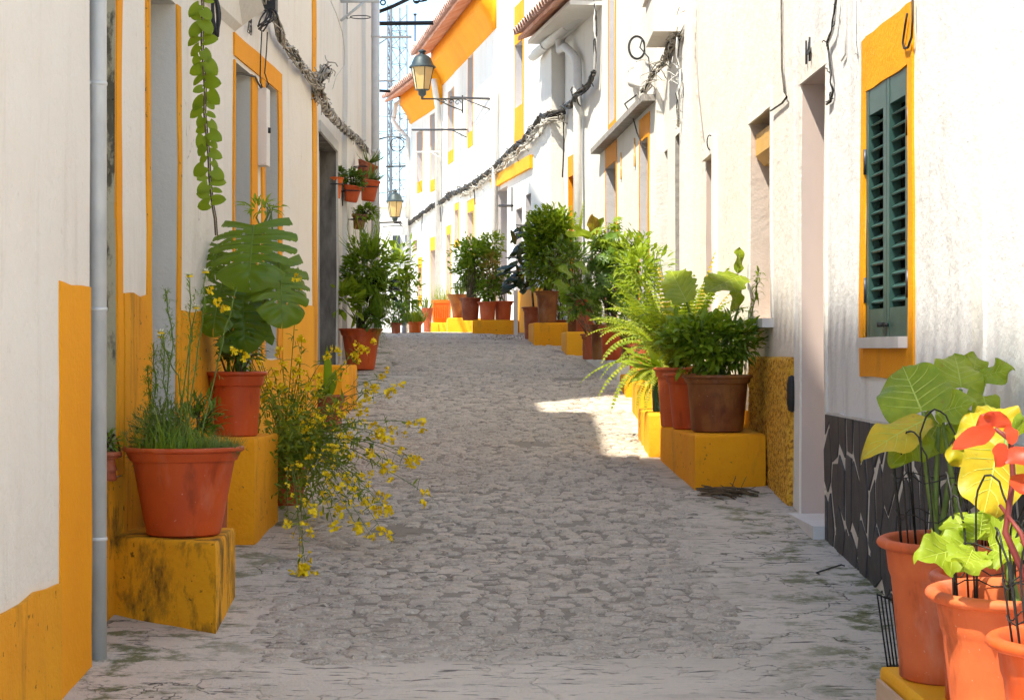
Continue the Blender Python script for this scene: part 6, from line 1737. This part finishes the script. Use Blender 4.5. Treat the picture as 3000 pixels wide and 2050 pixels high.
# loop of cable in the gap
t = thing("wire_coil", at(1165, 423, 41), "ring of spare black cable hanging against the sky between the houses", "cable")
m = MB(); c_ = at(1164, 424, 41.0); m.tube([c_ + Vector((.135 * math.cos(a), .02 * math.sin(a * 2), .135 * math.sin(a))) for a in [6.2832 * i / 32 for i in range(33)]], .012, 6); m.build("loop", BLACKM, t)
m = MB(); m.tube([at(1104, 410, 26), at(1135, 402, 32), at(1160, 400, 38), at(1178, 404, 41), at(1194, 414, 41.3)], .012, 6); m.build("feed", BLACKM, t)
wire("thin black line crossing the gap above the second lantern", [at(1100, 568, 26), at(1140, 563, 32), at(1190, 552, 41)], .007, BLACKM)
for i, (y0_, y1_) in enumerate(((385, 378), (392, 398), (340, 352))):
    wire(("upper thin line across the sky gap", "sagging thin line across the sky gap under the upper one", "slanting thin line across the sky gap near the eave")[i], [at(1104, y0_, 26), at(1145, y0_ + 3, 34), at(1196, y1_, 41.2)], .005, BLACKM)
# right side bundle along the far houses
def on(fac, px, py, off=.05): return fac.px(px, py, off)
pth = [on(R6, 1200, 658), on(R6, 1235, 632), on(R6, 1270, 606), on(RE, 1300, 592), on(RE, 1330, 568), on(RE, 1360, 558), on(RE, 1395, 537), on(RE, 1430, 512), on(RE, 1452, 498), on(RD, 1475, 478, .08), on(RD, 1510, 445, .08), on(RD, 1545, 415, .08), on(RD, 1580, 375, .08), on(RD, 1602, 342, .08), at(1612, 333, 26.1), at(1650, 330, 26.0), on(R5, 1665, 318, .1), on(R5, 1700, 305, .1), on(R5, 1725, 280, .14), on(R5, 1745, 250, .1), on(R4, 1763, 215, .08)]
bundle("pale and black cables rising beside the barred upper window", [on(R4, 1762, 215, .08), on(R4, 1766, 120, .08), on(R4, 1764, -10, .08)], 5, .035, .008, CABLEW, BLACKM, 0)
bundle("long sagging bundle of dark cables along the sunny cornice houses to the white gutter", pth, 9, .055, .014, CABLE, BLACKM, 90, fuzz_len=.08, jit=.008)
bundle("strip of pale cables following under the dark bundle on the sunny houses", [p_ + Vector((0, 0, -.09)) for p_ in pth[5:17]], 4, .035, .012, CABLEL, CABLEL, 60, fuzz_len=.12, jit=.015)
for i, (fac_, a_, b_, lab) in enumerate(((RE, (1396, 545), (1400, 600), "dangling cable tail under the bundle on the cornice house"), (R6, (1246, 615), (1243, 680), "short dangling cable tail under the bundle near the far corner"), (R5, (1661, 340), (1660, 520), "black cable dropping from the bundle to the yellow doorway"), (RE, (1296, 600), (1299, 650), "cable tail hanging at the white drainpipe between the cornice houses"))):
    p0_, p1_ = on(fac_, *a_), on(fac_, *b_); wire(lab, arc(p0_, p1_, 0, 6, Vector((U(-.03, .03), -.02, 0))), .010, BLACKM)
# cables under the projecting box and on the white wall
R3p = lambda px, py, off=.04: R3.px(px, py, off)
bundle("sheaf of pale old cables fanning down the wall under the projecting white box", [at(2030, 15, 16.8), at(2000, 100, 16.9), R3p(1980, 130), R3p(1962, 170), R4.px(1930, 215, .05), R4.px(1916, 245, .05), R4.px(1912, 275, .1)], 9, .05, .008, CABLEL, CABLE, 60, fuzz_len=.12, jit=.02)
bundle("black and white cables hanging straight below the projecting box", [R3p(1998, 110), R3p(1997, 190), R3p(2003, 250), R3p(2000, 320), R3p(1996, 370)], 5, .03, .006, CABLEW, BLACKM, 30, fuzz_len=.08)
t = thing("wire_coil", R4.px(1866, 135, .05), "coil of black cable on the white wall above the stone ledge", "cable")
c_ = at(1866, 140, 19.4)
for q_ in range(3):
    m = MB(); m.tube([c_ + Vector(((.070 + .006 * q_) * math.cos(a), .03 * math.sin(a), (.105 + .006 * q_) * math.sin(a))) for a in [6.2832 * i / 30 for i in range(31)]], .0055, 5); m.build("loop", BLACKM, t)
m = MB(); m.tube([c_ + Vector((.05, 0, .08)), R4.px(1895, 140, .06), R4.px(1916, 170, .05), R4.px(1920, 215, .05), R4.px(1914, 270, .1)], .007, 5); m.build("tail", BLACKM, t)
wire("black cable trailing from the stone ledge down across the yellow doorway", [R4.px(1905, 280, .13), R4.px(1870, 305, .13), R4.px(1866, 350, .03), R4.px(1876, 390, .03), R4.px(1892, 425, .03), R4.px(1902, 436, .03)], .007, BLACKM)
# white elbow vent
t = thing("vent_pipe", R4.px(1870, 230, .05), "short white elbow vent pipe on the wall beside the black coil", "pipe")
m = MB(); m.tube([R4.px(1876, 255, -.02), R4.px(1872, 240, .05), at(1858, 218, 20.4), at(1854, 198, 20.4)], [.02, .06, .065, .06], 12); m.build("elbow", CABLEW, t)
# near white wall fittings
R1p = lambda px, py, off=.02: R1.px(px, py, off)
bundle("twisted black and pale cable hanging above the marble doorway", [R1p(2462, -10), R1p(2458, 40), R1p(2450, 90), R1p(2432, 125), R1p(2438, 180), R1p(2446, 220), R1p(2447, 265), R1p(2440, 295), R1p(2430, 300)], 3, .010, .0055, BLACKM, CABLEW, 8, fuzz_len=.03, jit=.003)
wire("black cable with clamps looping beside the yellow panel", [R1p(2688, -10), R1p(2689, 60), R1p(2686, 110), R1p(2676, 140), R1p(2664, 142), R1p(2660, 125), R1p(2668, 75), R1p(2674, 40)], .005, BLACKM)
wire("pale thin conduit running down the wall right of the marble doorway", [R1p(2480, -10, .01), R1p(2480, 160, .01), R1p(2470, 178, .01)], .005, CABLEW)
wire("pale conduit between the doorway cable and the yellow panel", [R1p(2508, -10, .01), R1p(2508, 120, .01), R1p(2514, 158, .01)], .006, CABLEW)
wire("grey wire running down the cream wall to the roller blind window", [R2.px(2297, -10, .015), R2.px(2300, 200, .015), R2.px(2308, 270, .015), R2.px(2315, 285, .015), R2.px(2300, 303, .015), R2.px(2268, 325, .02)], .006, CABLE)
wire("long pale cable down the seam of the cream house", [R2.px(2050, -10, .02), R2.px(2045, 160, .02), R2.px(2050, 260, .02), R2.px(2060, 360, .02), R2.px(2073, 440, .03)], .007, CABLEL)
t = thing("door_bell", R2.px(2093, 415, .03), "black loop fitting over the narrow marble doorway of the cream house", "fitting")
m = MB(); c_ = R2.px(2094, 418, .03); m.tube([c_ + Vector((.02 * math.cos(a), .02 * math.sin(a), .055 * math.sin(a))) for a in [6.2832 * i / 16 for i in range(17)]], .005, 5); m.build("loop", BLACKM, t)

# street lanterns
def lantern(label, c_, s_, wallp, arm_side):
    """c_: middle of the lantern's base ring; s_: width of the glass at its top"""
    t = thing("street_lantern", c_, label, "street lamp")
    h_ = s_ * .95; n = 6
    m_ = MB()
    def hexr(r_, z_): return [c_ + Vector((r_ * math.cos(6.2832 * (i + .5) / n + .26), r_ * math.sin(6.2832 * (i + .5) / n + .26), z_)) for i in range(n)]
    b_, tp = hexr(s_ * .30, 0), hexr(s_ * .50, h_)
    for i in range(n):
        m_.tube([b_[i], tp[i]], s_ * .018, 5); m_.tube([b_[i], b_[(i+1) % n]], s_ * .018, 5); m_.tube([tp[i], tp[(i+1) % n]], s_ * .02, 5)
    m_.build("frame", BLACKM, t, smooth=False)
    for i in range(n):
        g_ = MB(); j = (i + 1) % n; k_ = .975
        q_ = [c_ + (x - c_) * 1 for x in (b_[i], b_[j], tp[j], tp[i])]
        q2_ = [Vector((c_.x + (x.x - c_.x) * k_, c_.y + (x.y - c_.y) * k_, x.z)) for x in q_]
        q1_ = [Vector((c_.x + (x.x - c_.x) * .985, c_.y + (x.y - c_.y) * .985, x.z)) for x in q_]
        g_.add(q1_ + q2_, [(0, 1, 2, 3), (7, 6, 5, 4), (0, 4, 5, 1), (1, 5, 6, 2), (2, 6, 7, 3), (3, 7, 4, 0)]); g_.build("pane", AMBER, t, smooth=False)
    m_ = MB()
    for pr in ([(s_ * .56, h_ - .01), (s_ * .57, h_ + .01), (s_ * .52, h_ + s_ * .08), (s_ * .47, h_ + s_ * .12), (s_ * .36, h_ + s_ * .40), (s_ * .24, h_ + s_ * .50), (s_ * .13, h_ + s_ * .54), (s_ * .11, h_ + s_ * .62), (s_ * .17, h_ + s_ * .66), (s_ * .17, h_ + s_ * .70), (s_ * .09, h_ + s_ * .74), (0, h_ + s_ * .78)],):
        m_.lathe(c_, pr, 12)
    autosmooth(m_.build("cap", LAMPGRN, t), 30)
    m_ = MB(); m_.lathe(c_, [(s_ * .28, 0), (s_ * .18, -s_ * .03), (s_ * .16, -s_ * .22), (s_ * .06, -s_ * .28), (s_ * .05, -s_ * .4), (0, -s_ * .42)], 10); m_.build("socket", LAMPGRN, t)
    m_ = MB(); zz = c_.z - s_ * .38; w_ = Vector(wallp)
    a_ = Vector((c_.x, c_.y, zz)); m_.tube([a_, Vector((w_.x, w_.y, zz))], s_ * .035, 6)
    e_ = Vector((w_.x, w_.y, zz - s_ * .5)); m_.tube([e_ - Vector((0, 0, s_ * .1)), Vector((w_.x, w_.y, zz + .06))], s_ * .035, 6)
    mid_ = a_.lerp(Vector((w_.x, w_.y, zz)), .35); m_.tube([mid_, mid_.lerp(e_, .5) - Vector((0, 0, s_ * .03)), e_], s_ * .028, 6)
    for (f_, rr) in ((.55, .085), (.72, .12), (.88, .15)):
        cc_ = a_.lerp(Vector((w_.x, w_.y, zz)), f_) - Vector((0, 0, s_ * rr * 1.1)); ax_ = (Vector((w_.x, w_.y, zz)) - a_).normalized()
        m_.tube([cc_ + (ax_ * math.cos(a) + Vector((0, 0, 1)) * math.sin(a)) * s_ * rr * (1 - .085 * i * .8) for i, a in enumerate([.5 * k_ for k_ in range(14)])], s_ * .018, 5)
    m_.build("scroll_bracket", BLACKM, t)
    return t
lc = at(1237, 264, 34.6); lantern("green-capped street lantern with amber panes on a scrolled bracket under the tiled eave", lc, .40, at(1355, 0, 34.6), 1)
lc = at(1157, 636, 40.9); lantern("farther street lantern with amber panes low in the gap beside the far drainpipe", lc, .325, at(1192, 0, 40.9), 1)
bar("flat dark bar beneath the farther lantern", at(1104, 653, 40.8), at(1176, 650, 40.8), .016, BLACKM, [at(1122, 664, 40.8), at(1176, 661, 40.8)])
t = thing("lamp_bracket", at(1110, 20, 25.3), "scrolled wrought-iron arm crossing the top of the sky gap", "bracket")
m = MB(); m.tube([at(1108, 36, 25.3), at(1150, 20, 25.3), at(1200, -4, 25.3)], .024, 6)
for (cx_, cy_, rr) in ((1122, 8, .030), (1220, 2, .034), (1245, -4, .03)):
    m.tube([at(cx_, cy_, 25.3) + Vector((rr * math.cos(a), 0, rr * math.sin(a))) for a in [6.2832 * i / 16 for i in range(17)]], .010, 5)
m.tube([at(1215, 6, 25.3), at(1240, 4, 25.3), at(1262, -6, 25.3)], .012, 5)
m.build("scrolls", BLACKM, t)
# sign post at the bend
t = thing("sign_post", (at(1190, 0, 30.0).x, 30.0, g(30)), "grey steel sign post seen edge-on at the bend beside the leafy pots", "sign post")
x_ = at(1190, 0, 30.0).x
m = MB(); m.tube([(x_, 30, g(30)), (x_, 30, at(0, 640, 30).z)], .024, 8); m.build("pole", METAL, t)
m = MB(); m.box((x_ - .055, 29.93, at(0, 690, 30).z), (x_ + .03, 29.97, at(0, 645, 30).z)); m.build("plate", METAL, t, smooth=False)
# antenna masts far beyond
def mast(label, px, y_top, Y_, w, step):
    c_ = at(px, y_top, Y_); t = thing("antenna_mast", (c_.x, Y_, g(60)), label, "antenna mast")
    zb_ = g(60); zt_ = c_.z
    L_ = [(-w, -w), (w, -w), (0, w)]
    for (a_, b_) in L_:
        m_ = MB(); m_.tube([(c_.x + a_ * 1.15, Y_ + b_, zb_), (c_.x + a_, Y_ + b_, zt_)], .045, 5); m_.build("leg", METAL_D, t)
    m_ = MB(); z_ = zb_; k_ = 0
    while z_ < zt_ - step:
        for i in range(3):
            a_, b_ = L_[i], L_[(i + 1) % 3]
            m_.tube([(c_.x + a_[0], Y_ + a_[1], z_), (c_.x + b_[0], Y_ + b_[1], z_ + step)], .022, 4, False)
            m_.tube([(c_.x + a_[0], Y_ + a_[1], z_), (c_.x + b_[0], Y_ + b_[1], z_)], .018, 4, False)
        z_ += step
    m_.build("lattice", METAL_D, t)
    return t, c_
METAL_D = simple("mast_grey", (0.12, 0.13, 0.15), (0.18, 0.19, 0.21), 0.6, 3)
t, c_ = mast("taller lattice antenna mast standing far behind the roofs", 1170, 20, 118, .45, .95)
t2, c2_ = mast("slim dark antenna mast beside the taller lattice one", 1142, 15, 122, .12, .8)
for (dx, side) in ((-7, -1), (6, 1), (3, 1)):
    m = MB(); m.tube([(c_.x, 118, c_.z - 1), (c_.x + dx, 118, g(60))], .012, 4); m.build("guy_wire", METAL_D, t)
t = thing("chimney_aerial", at(1215, 138, 42.5), "thin aerial rod with a small cap rising above the chimney behind the lantern", "aerial")
m = MB(); m.tube([at(1216, 150, 42.5), at(1216, 45, 42.5)], .016, 6); m.lathe(at(1216, 48, 42.5), [(.012, 0), (.035, .03), (.035, .05), (0, .05)], 8); m.build("rod", BLACKM, t)
